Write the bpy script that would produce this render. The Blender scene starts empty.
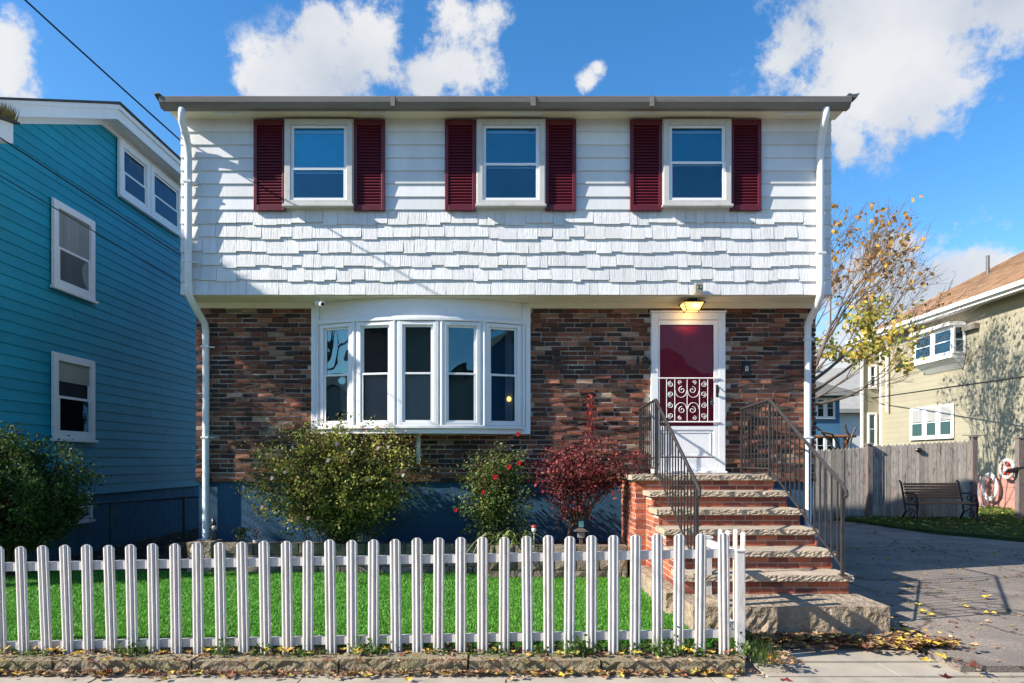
import bpy, math, random
from mathutils import Vector, Matrix
R = random.Random(7)
U = R.uniform
scene = bpy.context.scene
COL = scene.collection
F = 675.0
EYE = 1.6

# ------------------------------------------------------------------ helpers
WL = {}
class MB:
    def __init__(s):
        s.v = []; s.f = []; s.c = []
    def face(s, pts, col=(1, 1, 1)):
        n = len(s.v); s.v += [tuple(p) for p in pts]
        s.f.append(tuple(range(n, n + len(pts)))); s.c.append(col)
    def mesh(s, vs, fs, col=(1, 1, 1)):
        n = len(s.v); s.v += [tuple(p) for p in vs]
        for f in fs:
            s.f.append(tuple(i + n for i in f)); s.c.append(col)
    def hexa(s, p, col=(1, 1, 1)):
        # p: 4 bottom (ccw from above) + 4 top
        s.mesh(p, [(3, 2, 1, 0), (4, 5, 6, 7), (0, 1, 5, 4), (1, 2, 6, 5), (2, 3, 7, 6), (3, 0, 4, 7)], col)
    def box(s, x0, x1, y0, y1, z0, z1, col=(1, 1, 1), j=0):
        p = [(x0, y0, z0), (x1, y0, z0), (x1, y1, z0), (x0, y1, z0), (x0, y0, z1), (x1, y0, z1), (x1, y1, z1), (x0, y1, z1)]
        if j: p = [(a + U(-j, j), b + U(-j, j), c + U(-j, j)) for a, b, c in p]
        s.hexa(p, col)
    def prism(s, poly, axis, a, b, col=(1, 1, 1)):
        # poly: 2D ccw list; extruded along axis from a to b
        def m(p, t):
            if axis == 'x': return (t, p[0], p[1])
            if axis == 'y': return (p[0], t, p[1])
            return (p[0], p[1], t)
        n = len(poly)
        vs = [m(p, a) for p in poly] + [m(p, b) for p in poly]
        fs = [tuple(range(n - 1, -1, -1)), tuple(range(n, 2 * n))]
        fs += [(i, (i + 1) % n, n + (i + 1) % n, n + i) for i in range(n)]
        s.mesh(vs, fs, col)
    def tube(s, path, r, n=8, col=(1, 1, 1), cap=True):
        path = [Vector(p) for p in path]
        rs = r if isinstance(r, (list, tuple)) else [r] * len(path)
        vs = []; up = None
        for i, p in enumerate(path):
            t = (path[min(i + 1, len(path) - 1)] - path[max(i - 1, 0)])
            if t.length < 1e-9: t = Vector((0, 0, 1))
            t.normalize()
            if up is None:
                up = Vector((0, 0, 1)) if abs(t.z) < .9 else Vector((1, 0, 0))
            a = t.cross(up)
            if a.length < 1e-5: a = t.orthogonal()
            a.normalize(); b = a.cross(t).normalized(); up = b
            for k in range(n):
                th = 2 * math.pi * (k + .5) / n
                vs.append(p + (a * math.cos(th) + b * math.sin(th)) * rs[i])
        fs = []
        for i in range(len(path) - 1):
            for k in range(n):
                k2 = (k + 1) % n
                fs.append((i * n + k, (i + 1) * n + k, (i + 1) * n + k2, i * n + k2))
        if cap:
            fs.append(tuple(range(n))); fs.append(tuple(reversed(range((len(path) - 1) * n, len(path) * n))))
        s.mesh(vs, fs, col)
    def bar(s, a, b, w, h=None, col=(1, 1, 1)):
        # rectangular bar from a to b
        h = h or w
        s.tube([a, b], w * .7071, 4, col)
    def ball(s, c, r, n=8, m=6, col=(1, 1, 1), j=0):
        rx, ry, rz = r if isinstance(r, (tuple, list)) else (r, r, r)
        vs = []
        for i in range(m + 1):
            ph = math.pi * i / m
            for k in range(n):
                th = 2 * math.pi * k / n
                q = 1 + U(-j, j)
                vs.append((c[0] + rx * q * math.sin(ph) * math.cos(th), c[1] + ry * q * math.sin(ph) * math.sin(th), c[2] + rz * q * math.cos(ph)))
        fs = [(i * n + k, (i + 1) * n + k, (i + 1) * n + (k + 1) % n, i * n + (k + 1) % n) for i in range(m) for k in range(n)]
        s.mesh(vs, fs, col)
    def build(s, name, mat, parent=None, smooth=False, bevel=0):
        off = WL.get(parent.name, Vector((0, 0, 0))) if parent else Vector((0, 0, 0))
        me = bpy.data.meshes.new(name)
        me.from_pydata([(a - off.x, b - off.y, c - off.z) for a, b, c in s.v], [], s.f)
        at = me.color_attributes.new('Col', 'FLOAT_COLOR', 'CORNER')
        buf = []
        for f, c in zip(s.f, s.c):
            buf += [c[0], c[1], c[2], 1.0] * len(f)
        at.data.foreach_set('color', buf)
        if smooth: me.polygons.foreach_set('use_smooth', [True] * len(me.polygons))
        me.materials.append(mat); me.validate(); me.update()
        o = bpy.data.objects.new(name, me); COL.objects.link(o)
        if parent: o.parent = parent
        WL[o.name] = off
        if bevel:
            b = o.modifiers.new('bevel', 'BEVEL'); b.width = bevel; b.segments = 2; b.limit_method = 'ANGLE'
        return o

def tag(o, label, cat, group=None):
    o['label'] = label; o['category'] = cat
    if group: o['group'] = group
    return o
def thing(name, loc, label, cat, group=None):
    o = bpy.data.objects.new(name, None); COL.objects.link(o); o.location = loc
    o.empty_display_size = .2
    WL[o.name] = Vector(loc)
    return tag(o, label, cat, group)
def struct(o, k='structure'):
    o['kind'] = k; return o
def P(px, py, d):
    return Vector(((px - 506) * d / F, d, EYE + (460 - py) * d / F))

# ------------------------------------------------------------------ materials
def cracks(m, scale=.45, width=.012, dark=.35):
    nt = m.node_tree; N = nt.nodes; L = nt.links
    b = [n for n in N if n.type == 'BSDF_PRINCIPLED'][0]; src = b.inputs['Base Color'].links[0].from_socket
    tc = N.new('ShaderNodeTexCoord'); ns = N.new('ShaderNodeTexNoise'); ns.inputs['Scale'].default_value = 2.5; ns.inputs['Detail'].default_value = 6
    L.new(tc.outputs['Object'], ns.inputs[0])
    va = N.new('ShaderNodeVectorMath'); va.operation = 'MULTIPLY_ADD'; L.new(ns.outputs['Color'], va.inputs[0]); va.inputs[1].default_value = (.5, .5, .5); L.new(tc.outputs['Object'], va.inputs[2])
    vo = N.new('ShaderNodeTexVoronoi'); vo.feature = 'DISTANCE_TO_EDGE'; vo.inputs['Scale'].default_value = scale; L.new(va.outputs[0], vo.inputs['Vector'])
    mr = N.new('ShaderNodeMapRange'); mr.inputs[1].default_value = width * .3; mr.inputs[2].default_value = width; mr.inputs[3].default_value = dark; mr.inputs[4].default_value = 1
    L.new(vo.outputs['Distance'], mr.inputs[0])
    vs = N.new('ShaderNodeVectorMath'); vs.operation = 'SCALE'; L.new(src, vs.inputs[0]); L.new(mr.outputs[0], vs.inputs['Scale']); L.new(vs.outputs[0], b.inputs['Base Color'])
def mat(name, rgb=(.5, .5, .5), rough=.7, var=.12, scale=3., bump=.15, bscale=60., col=False, metal=0., stretch=(1, 1, 1),
        spec=.4, dirt=None, dscale=1.2, dlo=.5, dhi=.75, bdist=.01, transl=0., damt=1.0):
    m = bpy.data.materials.new(name); m.use_nodes = True
    nt = m.node_tree; N = nt.nodes; L = nt.links; N.clear()
    out = N.new('ShaderNodeOutputMaterial'); b = N.new('ShaderNodeBsdfPrincipled')
    b.inputs['Roughness'].default_value = rough; b.inputs['Metallic'].default_value = metal
    b.inputs['Specular IOR Level'].default_value = spec
    tc = N.new('ShaderNodeTexCoord'); mp = N.new('ShaderNodeMapping'); mp.inputs['Scale'].default_value = stretch
    L.new(tc.outputs['Object'], mp.inputs[0])
    base = None
    if col:
        at = N.new('ShaderNodeAttribute'); at.attribute_name = 'Col'
        mx = N.new('ShaderNodeMix'); mx.data_type = 'RGBA'; mx.blend_type = 'MULTIPLY'; mx.inputs[0].default_value = 1
        L.new(at.outputs['Color'], mx.inputs[6]); mx.inputs[7].default_value = (*rgb, 1)
        base = mx.outputs[2]
    ns = N.new('ShaderNodeTexNoise'); ns.inputs['Scale'].default_value = scale; ns.inputs['Detail'].default_value = 6
    ns.inputs['Roughness'].default_value = .65
    L.new(mp.outputs[0], ns.inputs[0])
    mr = N.new('ShaderNodeMapRange'); mr.inputs[1].default_value = .3; mr.inputs[2].default_value = .7
    mr.inputs[3].default_value = 1 - var; mr.inputs[4].default_value = 1 + var
    L.new(ns.outputs[0], mr.inputs[0])
    vm = N.new('ShaderNodeVectorMath'); vm.operation = 'SCALE'
    if base: L.new(base, vm.inputs[0])
    else: vm.inputs[0].default_value = rgb
    L.new(mr.outputs[0], vm.inputs['Scale'])
    c = vm.outputs[0]
    if dirt:
        n2 = N.new('ShaderNodeTexNoise'); n2.inputs['Scale'].default_value = dscale; n2.inputs['Detail'].default_value = 8
        n2.inputs['Roughness'].default_value = .7
        L.new(mp.outputs[0], n2.inputs[0])
        r2 = N.new('ShaderNodeMapRange'); r2.inputs[1].default_value = dlo; r2.inputs[2].default_value = dhi; r2.inputs[4].default_value = damt
        L.new(n2.outputs[0], r2.inputs[0])
        m2 = N.new('ShaderNodeMix'); m2.data_type = 'RGBA'
        L.new(r2.outputs[0], m2.inputs[0]); L.new(c, m2.inputs[6]); m2.inputs[7].default_value = (*dirt, 1)
        c = m2.outputs[2]
    L.new(c, b.inputs['Base Color'])
    if bump:
        n3 = N.new('ShaderNodeTexNoise'); n3.inputs['Scale'].default_value = bscale; n3.inputs['Detail'].default_value = 4
        L.new(mp.outputs[0], n3.inputs[0])
        bp = N.new('ShaderNodeBump'); bp.inputs['Strength'].default_value = bump; bp.inputs['Distance'].default_value = bdist
        L.new(n3.outputs[0], bp.inputs['Height']); L.new(bp.outputs[0], b.inputs['Normal'])
    if transl:
        tr = N.new('ShaderNodeBsdfTranslucent'); L.new(c, tr.inputs[0])
        ms = N.new('ShaderNodeMixShader'); ms.inputs[0].default_value = transl
        L.new(b.outputs[0], ms.inputs[1]); L.new(tr.outputs[0], ms.inputs[2]); L.new(ms.outputs[0], out.inputs[0])
    else:
        L.new(b.outputs[0], out.inputs[0])
    return m
def glassmat(name, refl=.3, tint=(.8, .9, 1.), wave=.004):
    m = bpy.data.materials.new(name); m.use_nodes = True
    nt = m.node_tree; N = nt.nodes; L = nt.links; N.clear()
    out = N.new('ShaderNodeOutputMaterial'); g = N.new('ShaderNodeBsdfGlossy'); g.inputs['Roughness'].default_value = .015
    g.inputs[0].default_value = (*tint, 1)
    t = N.new('ShaderNodeBsdfTransparent'); t.inputs[0].default_value = (.75, .82, .85, 1)
    lw = N.new('ShaderNodeFresnel'); lw.inputs[0].default_value = 1.6
    ad = N.new('ShaderNodeMath'); ad.operation = 'ADD'; ad.inputs[1].default_value = refl; ad.use_clamp = True
    L.new(lw.outputs[0], ad.inputs[0])
    ms = N.new('ShaderNodeMixShader'); L.new(ad.outputs[0], ms.inputs[0]); L.new(t.outputs[0], ms.inputs[1]); L.new(g.outputs[0], ms.inputs[2])
    tc = N.new('ShaderNodeTexCoord'); ns = N.new('ShaderNodeTexNoise'); ns.inputs['Scale'].default_value = 2.2; ns.inputs['Detail'].default_value = 1
    L.new(tc.outputs['Object'], ns.inputs[0])
    bp = N.new('ShaderNodeBump'); bp.inputs['Strength'].default_value = .35; bp.inputs['Distance'].default_value = wave * 5
    L.new(ns.outputs[0], bp.inputs['Height']); L.new(bp.outputs[0], g.inputs['Normal'])
    L.new(ms.outputs[0], out.inputs[0]); return m
def emit(name, rgb, s):
    m = bpy.data.materials.new(name); m.use_nodes = True
    nt = m.node_tree; N = nt.nodes; N.clear()
    out = N.new('ShaderNodeOutputMaterial'); e = N.new('ShaderNodeEmission'); e.inputs[0].default_value = (*rgb, 1); e.inputs[1].default_value = s
    nt.links.new(e.outputs[0], out.inputs[0]); return m

M = {}
M['brick'] = mat('brick_clinker', (1, 1, 1), .85, .3, 25, .6, 90, col=True, bdist=.006)
M['mortar'] = mat('mortar', (.50, .43, .34), .95, .15, 20, .4, 150)
M['stairbrick'] = mat('brick_red', (1, 1, 1), .8, .18, 25, .4, 120, col=True, bdist=.004)
M['mortar2'] = mat('mortar_pale', (.55, .48, .4), .95, .12, 20, .3, 150)
M['shake'] = mat('white_shake', (.74, .74, .73), .6, .07, 6, .9, 45, col=True, stretch=(3.2, 1, .12), bdist=.010, dirt=(.48, .46, .42), dscale=2.5, dlo=.55, dhi=.85, damt=.6)
M['clap'] = mat('white_siding', (.74, .745, .74), .5, .05, 4, .15, 30, col=True, stretch=(1, 1, .3), dirt=(.5, .5, .47), dscale=1.8, dlo=.5, dhi=.9, damt=.55)
M['cream'] = mat('cream_trim', (.80, .73, .58), .6, .07, 3, .05, 30, dirt=(.55, .48, .36), dscale=1.5, dlo=.55, dhi=.9)
M['gutter'] = mat('gutter_aluminium', (.19, .172, .15), .5, .2, 2, .05, 20, stretch=(.3, 1, 2), dirt=(.12, .10, .08), dscale=3, dlo=.52, dhi=.8)
M['white'] = mat('white_paint', (.78, .78, .77), .4, .04, 5, .05, 30, dirt=(.55, .53, .48), dscale=4, dlo=.6, dhi=.9)
M['casing'] = mat('grey_window_casing', (.56, .54, .50), .5, .06, 4, .05, 30, dirt=(.36, .33, .28), dscale=3, dlo=.5, dhi=.8)
M['sheer'] = mat('grey_sheer', (.50, .43, .39), .9, .1, 3, .1, 20)
M['vinyl'] = mat('white_vinyl', (.80, .80, .80), .3, .03, 5, .03, 30)
M['pipe'] = mat('downspout_white', (.72, .73, .73), .35, .06, 4, .05, 20, dirt=(.45, .44, .4), dscale=3, dlo=.6, dhi=.85)
M['shutter'] = mat('maroon_paint', (.11, .012, .02), .4, .12, 5, .1, 60)
M['doorred'] = mat('red_door_paint', (.75, .008, .05), .35, .08, 4, .05, 40)
M['found'] = mat('blue_foundation_paint', (.020, .075, .14), .7, .2, 3, .5, 35, bdist=.01)
M['glass'] = glassmat('window_glass', .10, (.45, .85, 1.))
M['glassb'] = glassmat('side_window_glass', .0, (.6, .8, 1.))
M['glassd'] = glassmat('door_glass', -.03, (1, .8, .8))
M['dark'] = mat('painted_room_shade', (.012, .013, .016), .9, .2, 2, 0)  # near-black colour stands in for the shade of an unlit room
M['blind'] = mat('teal_blind', (.04, .72, .90), .8, .08, 3, 0)
M['blindn'] = mat('navy_blind', (.02, .36, .52), .8, .1, 3, 0)
M['curtain'] = mat('grey_curtain', (.30, .30, .29), .9, .2, 1.5, .3, 12, stretch=(6, 6, .2))
M['blindw'] = mat('cream_blind', (.35, .34, .28), .8, .05, 3, 0)
M['iron'] = mat('iron_railing_paint', (.035, .031, .030), .5, .25, 12, .2, 60)
M['black'] = mat('black_plastic', (.012, .012, .014), .4, .2, 10, .1, 60)
M['stone'] = mat('tread_stone', (.40, .325, .24), .9, .2, 8, .7, 50, dirt=(.17, .135, .10), dscale=6, dlo=.55, dhi=.8, bdist=.01)
M['concrete'] = mat('old_concrete', (.33, .26, .185), .95, .2, 6, 1.0, 16, dirt=(.17, .13, .09), dscale=5, dlo=.46, dhi=.68, bdist=.05)
M['sidewalk'] = mat('sidewalk_concrete', (.36, .315, .25), .95, .14, 3, .5, 80, dirt=(.25, .22, .18), dscale=2, dlo=.5, dhi=.8, bdist=.006)
M['kerb'] = mat('mossy_kerb', (.26, .21, .14), .95, .2, 6, .8, 40, dirt=(.10, .11, .04), dscale=3, dlo=.45, dhi=.7, bdist=.02)
M['asphalt'] = mat('worn_asphalt', (.26, .215, .175), .95, .55, 45, 1.0, 70, dirt=(.17, .145, .125), dscale=1.1, dlo=.40, dhi=.62, bdist=.012)
cracks(M['asphalt'])
M['road'] = mat('road_asphalt', (.06, .06, .062), .95, .2, 30, .5, 120)
M['soil'] = mat('dark_mulch', (.05, .032, .02), 1, .4, 20, 1, 50, bdist=.03)
M['ground'] = mat('dry_ground', (.10, .085, .05), 1, .3, 3, .6, 20, bdist=.03)
M['turf'] = mat('green_turf_base', (.05, .22, .02), 1, .25, 12, .6, 80)
M['backgrass'] = mat('rough_grass_base', (.04, .06, .012), 1, .3, 6, .8, 40)
M['blade'] = mat('turf_blade', (1, 1, 1), .6, .1, 4, 0, col=True, transl=.3)
M['wallstone'] = mat('garden_wall_stone', (1, 1, 1), .95, .25, 12, .8, 40, col=True, bdist=.02)
M['picket'] = mat('weathered_white_picket', (.60, .57, .54), .7, .07, 5, .3, 40, stretch=(4, 4, .5), dirt=(.34, .29, .24), dscale=7, dlo=.52, dhi=.8, damt=.9)
M['bluesiding'] = mat('blue_siding', (1, 1, 1), .6, .10, 1.2, .15, 40, col=True)
M['bluefound'] = mat('blue_block', (.015, .13, .22), .8, .15, 3, .4, 40)
M['leaf'] = mat('leaf', (1, 1, 1), .55, .15, 8, 0, col=True, transl=.35, spec=.3)
M['litter'] = mat('dry_leaf', (1, 1, 1), .8, .2, 12, 0, col=True, transl=.15)
M['stem'] = mat('brown_stem', (.09, .055, .035), .9, .2, 20, .4, 60)
M['bark'] = mat('grey_bark', (.13, .10, .08), .95, .25, 8, .8, 30, bdist=.02)
M['petal'] = mat('petal', (1, 1, 1), .6, .05, 8, 0, col=True, transl=.3)
M['greenwall'] = mat('olive_siding', (.31, .282, .20), .7, .06, 1.5, .1, 20, col=True)
M['pinkwall'] = mat('pink_foundation', (.42, .20, .16), .85, .12, 2, .3, 20)
M['tanroof'] = mat('tan_shingle_roof', (.56, .34, .19), .95, .2, 3, .5, 25, col=True, dirt=(.28, .16, .09), dscale=2)
M['darkroof'] = mat('dark_shingle_roof', (.07, .065, .06), .95, .2, 4, .5, 25)
M['greyroof'] = mat('grey_shingle_roof', (.30, .29, .27), .95, .15, 3, .4, 25)
M['wood'] = mat('weathered_grey_wood', (1, 1, 1), .9, .3, 5, .6, 30, col=True, stretch=(5, 5, 1.3), dirt=(.05, .04, .04), dscale=2.2, dlo=.56, dhi=.68)
M['slat'] = mat('bench_slat_wood', (.26, .115, .055), .55, .25, 6, .3, 30, stretch=(.6, 6, 6))
M['metalgrey'] = mat('galvanised_metal', (.12, .12, .12), .5, .2, 10, .1, 60, metal=.4)
M['cable'] = mat('black_cable', (.012, .012, .012), .6, .1, 5, 0)
M['farblue'] = mat('far_blue_siding', (.06, .17, .30), .7, .05, 1, .1, 10)
M['farwhite'] = mat('far_white_siding', (.72, .72, .70), .7, .05, 1, .1, 10)
M['farbeige'] = mat('far_beige_siding', (.40, .36, .30), .7, .05, 1, .1, 10)
M['amber'] = emit('lit_amber_glass', (1.0, .55, .14), 1.6)
M['bulb'] = emit('lit_bulb', (1.0, .8, .4), 9)
M['lampbody'] = mat('grey_sensor', (.25, .25, .2), .5, .1, 10, 0)
M['hose'] = mat('white_hose', (.6, .58, .55), .5, .1, 10, 0)
M['redp'] = mat('red_plastic', (.45, .03, .02), .4, .1, 10, 0)
M['ceramic'] = mat('glazed_ceramic', (1, 1, 1), .35, .08, 10, 0, col=True)

# ------------------------------------------------------------------ surface generators
def brickcol_house():
    r = R.random()
    if r < .30: c = (.070, .040, .032)
    elif r < .55: c = (.15, .056, .034)
    elif r < .82: c = (.25, .088, .05)
    elif r < .95: c = (.34, .15, .085)
    else: c = (.42, .29, .19)
    k = U(.48, 1.0); return tuple(a * k for a in c)
def brickcol_stair():
    c = R.choice([(.40, .11, .055), (.33, .085, .045), (.44, .14, .075), (.22, .065, .045)])
    k = U(.8, 1.15); return tuple(a * k for a in c)
def bricks(mb, O, u, n, W, H, bl=.203, bh=.0495, jt=.013, colf=brickcol_house, cond=None, rough=.004, prot=.012, bulge=0.):
    O = Vector(O); u = Vector(u); n = Vector(n); z = Vector((0, 0, 1))
    rows = int(H / (bh + jt)) + 1
    for r in range(rows):
        z0 = r * (bh + jt); z1 = min(z0 + bh, H)
        if z1 - z0 < .01: continue
        x = -(bl + jt) * (.5 if r % 2 else 0) - U(0, .02)
        while x < W:
            L = bl + U(-.012, .012)
            a = max(x, 0); b = min(x + L, W); x += L + jt
            if b - a < .02: continue
            if cond and not cond((a + b) / 2, (z0 + z1) / 2): continue
            d0 = U(.004, prot)
            bb = bulge if (bulge and R.random() < .4) else 0
            if bb: d0 += U(0, bulge)
            ds = [d0 + U(-rough, rough) + (U(-bb, bb) * .35 if bb else 0) for _ in range(4)]
            jj = lambda: U(-rough, rough) * .7
            pts = []
            for (xx, zz) in ((a, z0), (b, z0), (b, z1), (a, z1)):
                pts.append((xx, zz))
            back = [O + u * px + z * pz - n * .01 for px, pz in pts]
            front = [O + u * (px + jj()) + z * (pz + jj()) + n * max(ds[i], .002) for i, (px, pz) in enumerate(pts)]
            vs = back + front
            # mid bulge vertex for irregular clinker surface
            cen = sum(front, Vector()) / 4 + n * (U(-.002, .003) + (U(0, bb * .3) if bb else 0)) + u * U(-.05, .05)
            vs.append(cen)
            fs = [(4, 5, 8), (5, 6, 8), (6, 7, 8), (7, 4, 8), (0, 1, 5, 4), (1, 2, 6, 5), (2, 3, 7, 6), (3, 0, 4, 7)]
            mb.mesh(vs, fs, colf())
def shingles(mb, O, u, n, W, z0, z1, pitch, wlo, whi, jog, thick, col=lambda: (1, 1, 1), cond=None, gap=.004):
    O = Vector(O); u = Vector(u); n = Vector(n); z = Vector((0, 0, 1))
    nr = int(round((z1 - z0) / pitch)); ph = (z1 - z0) / nr
    for r in range(nr):
        zb = z0 + r * ph; zt = zb + ph
        x = 0.
        jk = 0
        while x < W:
            L = U(wlo, whi); a = x; b = min(x + L, W); x += L
            if W - x < wlo * .5: b = W; x = W
            jk = U(-jog, jog) if jog else 0
            if jog and R.random() < .35: jk = jog * R.choice((-1, 1)) * U(.6, 1)
            lo = zb + (jk if r > 0 else max(jk * .2, 0)); c = col(); t = thick + (U(-.003, .003) if jog else 0)
            g = gap / 2
            if cond and not cond((a + b) / 2, (zb + zt) / 2): continue
            hi = zt + .02
            t2 = .003
            vs = [O + u * (a + g) + z * lo, O + u * (b - g) + z * lo, O + u * (b - g) + z * lo + n * t, O + u * (a + g) + z * lo + n * t,
                  O + u * (a + g) + z * hi, O + u * (b - g) + z * hi, O + u * (b - g) + z * hi + n * t2, O + u * (a + g) + z * hi + n * t2]
            mb.mesh(vs, [(0, 1, 2, 3), (3, 2, 6, 7), (0, 3, 7, 4), (1, 5, 6, 2)], c)
def roughslab(mb, x0, x1, y0, y1, z0, z1, amp=.012, seg=.03, zs=4, left=True, col=(1, 1, 1)):
    nx = max(2, int((x1 - x0) / seg))
    g = {}
    for i in range(nx + 1):
        for k in range(zs + 1):
            x = x0 + (x1 - x0) * i / nx
            a = amp if 0 < k < zs else amp * .4
            g[i, k] = (x, y0 + U(-a, a) + (.3 * amp if k == 0 else 0), z0 + (z1 - z0) * k / zs + (U(-amp, amp) * .15 if 0 < k < zs else 0))
    vs = []; idx = {}
    for key, p in g.items(): idx[key] = len(vs); vs.append(p)
    fs = []
    for i in range(nx):
        for k in range(zs): fs.append((idx[i, k], idx[i + 1, k], idx[i + 1, k + 1], idx[i, k + 1]))
    # top strip
    tb = len(vs)
    for i in range(nx + 1): vs.append((x0 + (x1 - x0) * i / nx, y1, z1))
    for i in range(nx): fs.append((idx[i, zs], idx[i + 1, zs], tb + i + 1, tb + i))
    bb = len(vs)
    for i in range(nx + 1): vs.append((x0 + (x1 - x0) * i / nx, y1, z0))
    for i in range(nx): fs.append((bb + i, bb + i + 1, idx[i + 1, 0], idx[i, 0]))
    fs.append(tuple([idx[0, k] for k in range(zs, -1, -1)] + [bb, tb]))
    fs.append(tuple([idx[nx, k] for k in range(zs + 1)] + [tb + nx, bb + nx]))
    fs.append((bb, tb, tb + nx, bb + nx))
    mb.mesh(vs, fs, col)

def leafq(mb, p, size, col, up=.3, asp=.55):
    d = Vector((U(-1, 1), U(-1, 1), U(-1, 1) + up * .5))
    if d.length < .1: d = Vector((1, 0, 0))
    d.normalize()
    w = d.cross(Vector((U(-1, 1), U(-1, 1), U(-1, 1)))); 
    if w.length < .05: w = d.orthogonal()
    w.normalize(); nn = d.cross(w)
    s = size * U(.7, 1.3); h = s * asp
    a = p - d * s * .5; b = p + d * s * .5; m = p + nn * s * .1
    mb.mesh([a, m + w * h * .5 - d * s * .05, b, m - w * h * .5 - d * s * .05], [(0, 1, 2), (0, 2, 3)], col)
def vary(c, k=.3):
    q = U(1 - k, 1 + k); return (c[0] * q * U(.9, 1.1), c[1] * q, c[2] * q * U(.85, 1.15))
def clumpbush(mb, C, rad, nclump, nleaf, size, cols, spread=.12, shell=.55, stems=None, base=None, asp=.55, flat=0):
    pts = []
    for i in range(nclump):
        while True:
            v = Vector((U(-1, 1), U(-1, 1), U(-1, 1)))
            if shell < v.length < 1: break
        k = 1 + .22 * math.sin(v.x * 5 + C[0] * 3) * math.cos(v.z * 4 + 1) + U(-.12, .12)
        p = Vector((C[0] + v.x * rad[0] * k, C[1] + v.y * rad[1] * k, C[2] + v.z * rad[2] * k))
        if p.z < C[2] - rad[2] * .95: p.z = C[2] - rad[2] * U(.5, .9)
        pts.append(p)
        cc = R.choice(cols)
        for j in range(nleaf):
            q = p + Vector((R.gauss(0, spread), R.gauss(0, spread), R.gauss(0, spread * .8)))
            leafq(mb, q, size, vary(cc if R.random() < .7 else R.choice(cols)), asp=asp)
        if stems is not None and base is not None and R.random() < .6:
            b = Vector(base) + Vector((U(-.12, .12), U(-.08, .08), 0))
            mid = b.lerp(p, .5) + Vector((0, 0, .12 * rad[2])); stems.tube([b, b.lerp(mid, .6) + Vector((0, 0, .05)), mid, p], [.012, .01, .007, .003], 5)
    return pts

# ------------------------------------------------------------------ SETTING
mb = MB(); mb.box(-150, 150, -60, 220, -.30, -.03); struct(mb.build('ground', M['ground']))
mb = MB(); mb.box(-60, 60, -9, 3.0, -.12, -.02)
struct(mb.build('road', M['road']))
mb = MB()   # sidewalk slabs with joints
x = -24.0
while x < 24:
    w = 1.5
    mb.box(x + .006, x + w - .006, 3.2, 4.96, -.1, 0 + U(-.004, .004)); x += w
mb.box(-24, 24, 3.0, 3.19, -.12, -.01)
mb.box(-24, 24, 3.19, 5.6, -.12, -.015)
struct(mb.build('sidewalk', M['sidewalk']))
mb = MB(); x = -12.
while x < 1.78:
    L = U(.85, 1.15); x2 = min(x + L, 1.80)
    if 1.8 - x2 < .25: x2 = 1.80
    roughslab(mb, x + .008, x2 - .008, 5.07 + U(-.012, .012), 5.24, -.02, .10 + U(-.012, .008), .010, .05, 3); x = x2
struct(mb.build('kerb', M['kerb']))
mb = MB(); mb.box(-12, 1.83, 5.22, 5.50, -.02, .075); mb.box(-12, -3.2, 5.5, 13, -.02, .085); mb.box(-6.5, -4.0, 8, 18, -.02, .16)
struct(mb.build('soil_strip', M['soil']))
# driveway
mb = MB()
n = 26; top = []
for i in range(n + 1):
    t = i / n; x = 3.42 + .02 * math.sin(t * 30)
dr = [(3.40, 5.05), (30, 5.05), (30, 10.2), (14, 11.4), (9.7, 12.6), (8.9, 14.0), (8.6, 16.6), (7.6, 18.5), (6, 20), (4.0, 20), (4.0, 9.2), (3.2, 9.0), (3.2, 6.65), (3.42, 5.78)]
mb.prism(dr, 'z', -.02, .06)
struct(mb.build('driveway', M['asphalt']))
mb = MB()
mb.box(1.95, 3.38, 5.30, 5.72, -.03, .022)
mb.box(1.93, 2.9, 4.97, 5.29, -.03, .010); mb.box(2.908, 3.62, 4.97, 5.29, -.03, .012)
mb.box(3.628, 6.5, 4.97, 5.045, -.03, .012)
struct(mb.build('path', M['sidewalk']))
mb = MB(); mb.prism([(30, 10.25), (30, 40), (3, 40), (3, 20.05), (6, 20.05), (7.7, 18.55), (8.65, 16.65), (8.95, 14.05), (9.75, 12.65), (14, 11.45)], 'z', -.02, .13)
struct(mb.build('back_lawn', M['backgrass']))
# front lawn
LE = lambda y: 1.90 - (y - 5.5) * .09
mb = MB(); LZ = lambda y: .115 + .02 * (y - 5.5)
q_ = [(1.9, 5.5), (1.64, 8.2), (-.18, 8.25), (-.3, 8.6), (-7.5, 8.75), (-7.5, 5.5)]
mb.mesh([(a, b, LZ(b)) for a, b in q_] + [(a, b, -.02) for a, b in q_], [(0, 1, 2, 3, 4, 5)] + [(i, i + 6, (i + 1) % 6 + 6, (i + 1) % 6) for i in range(6)])
struct(mb.build('front_lawn', M['turf']))
def blades(mb, n, fx, zz0, h, cols, w=.007):
    for i in range(n):
        x, y = fx()
        c = vary(R.choice(cols), .25); a = U(0, 6.28); dx, dy = math.cos(a) * w, math.sin(a) * w
        z = zz0(y) if callable(zz0) else zz0
        lx, ly = U(-.02, .02), U(-.02, .02); hh = h * U(.6, 1.2)
        mb.mesh([(x - dx, y - dy, z - .003), (x + dx, y + dy, z - .003), (x + lx, y + ly, z + hh)], [(0, 1, 2)], c)
def lawnpt():
    while True:
        y = 5.5 + 3.1 * R.random() ** 1.3; x = U(-7.4, 1.9)
        if x > LE(y) or (x > -.2 and y > 8.2): continue
        return x, y
mb = MB(); blades(mb, 100000, lawnpt, LZ, .026, [(.085, .27, .026), (.115, .32, .03), (.155, .37, .04), (.068, .21, .02)])
o = mb.build('lawn_grass', M['blade']); o['kind'] = 'stuff'; tag(o, 'bright green short turf grass inside the white picket fence', 'grass')
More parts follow.
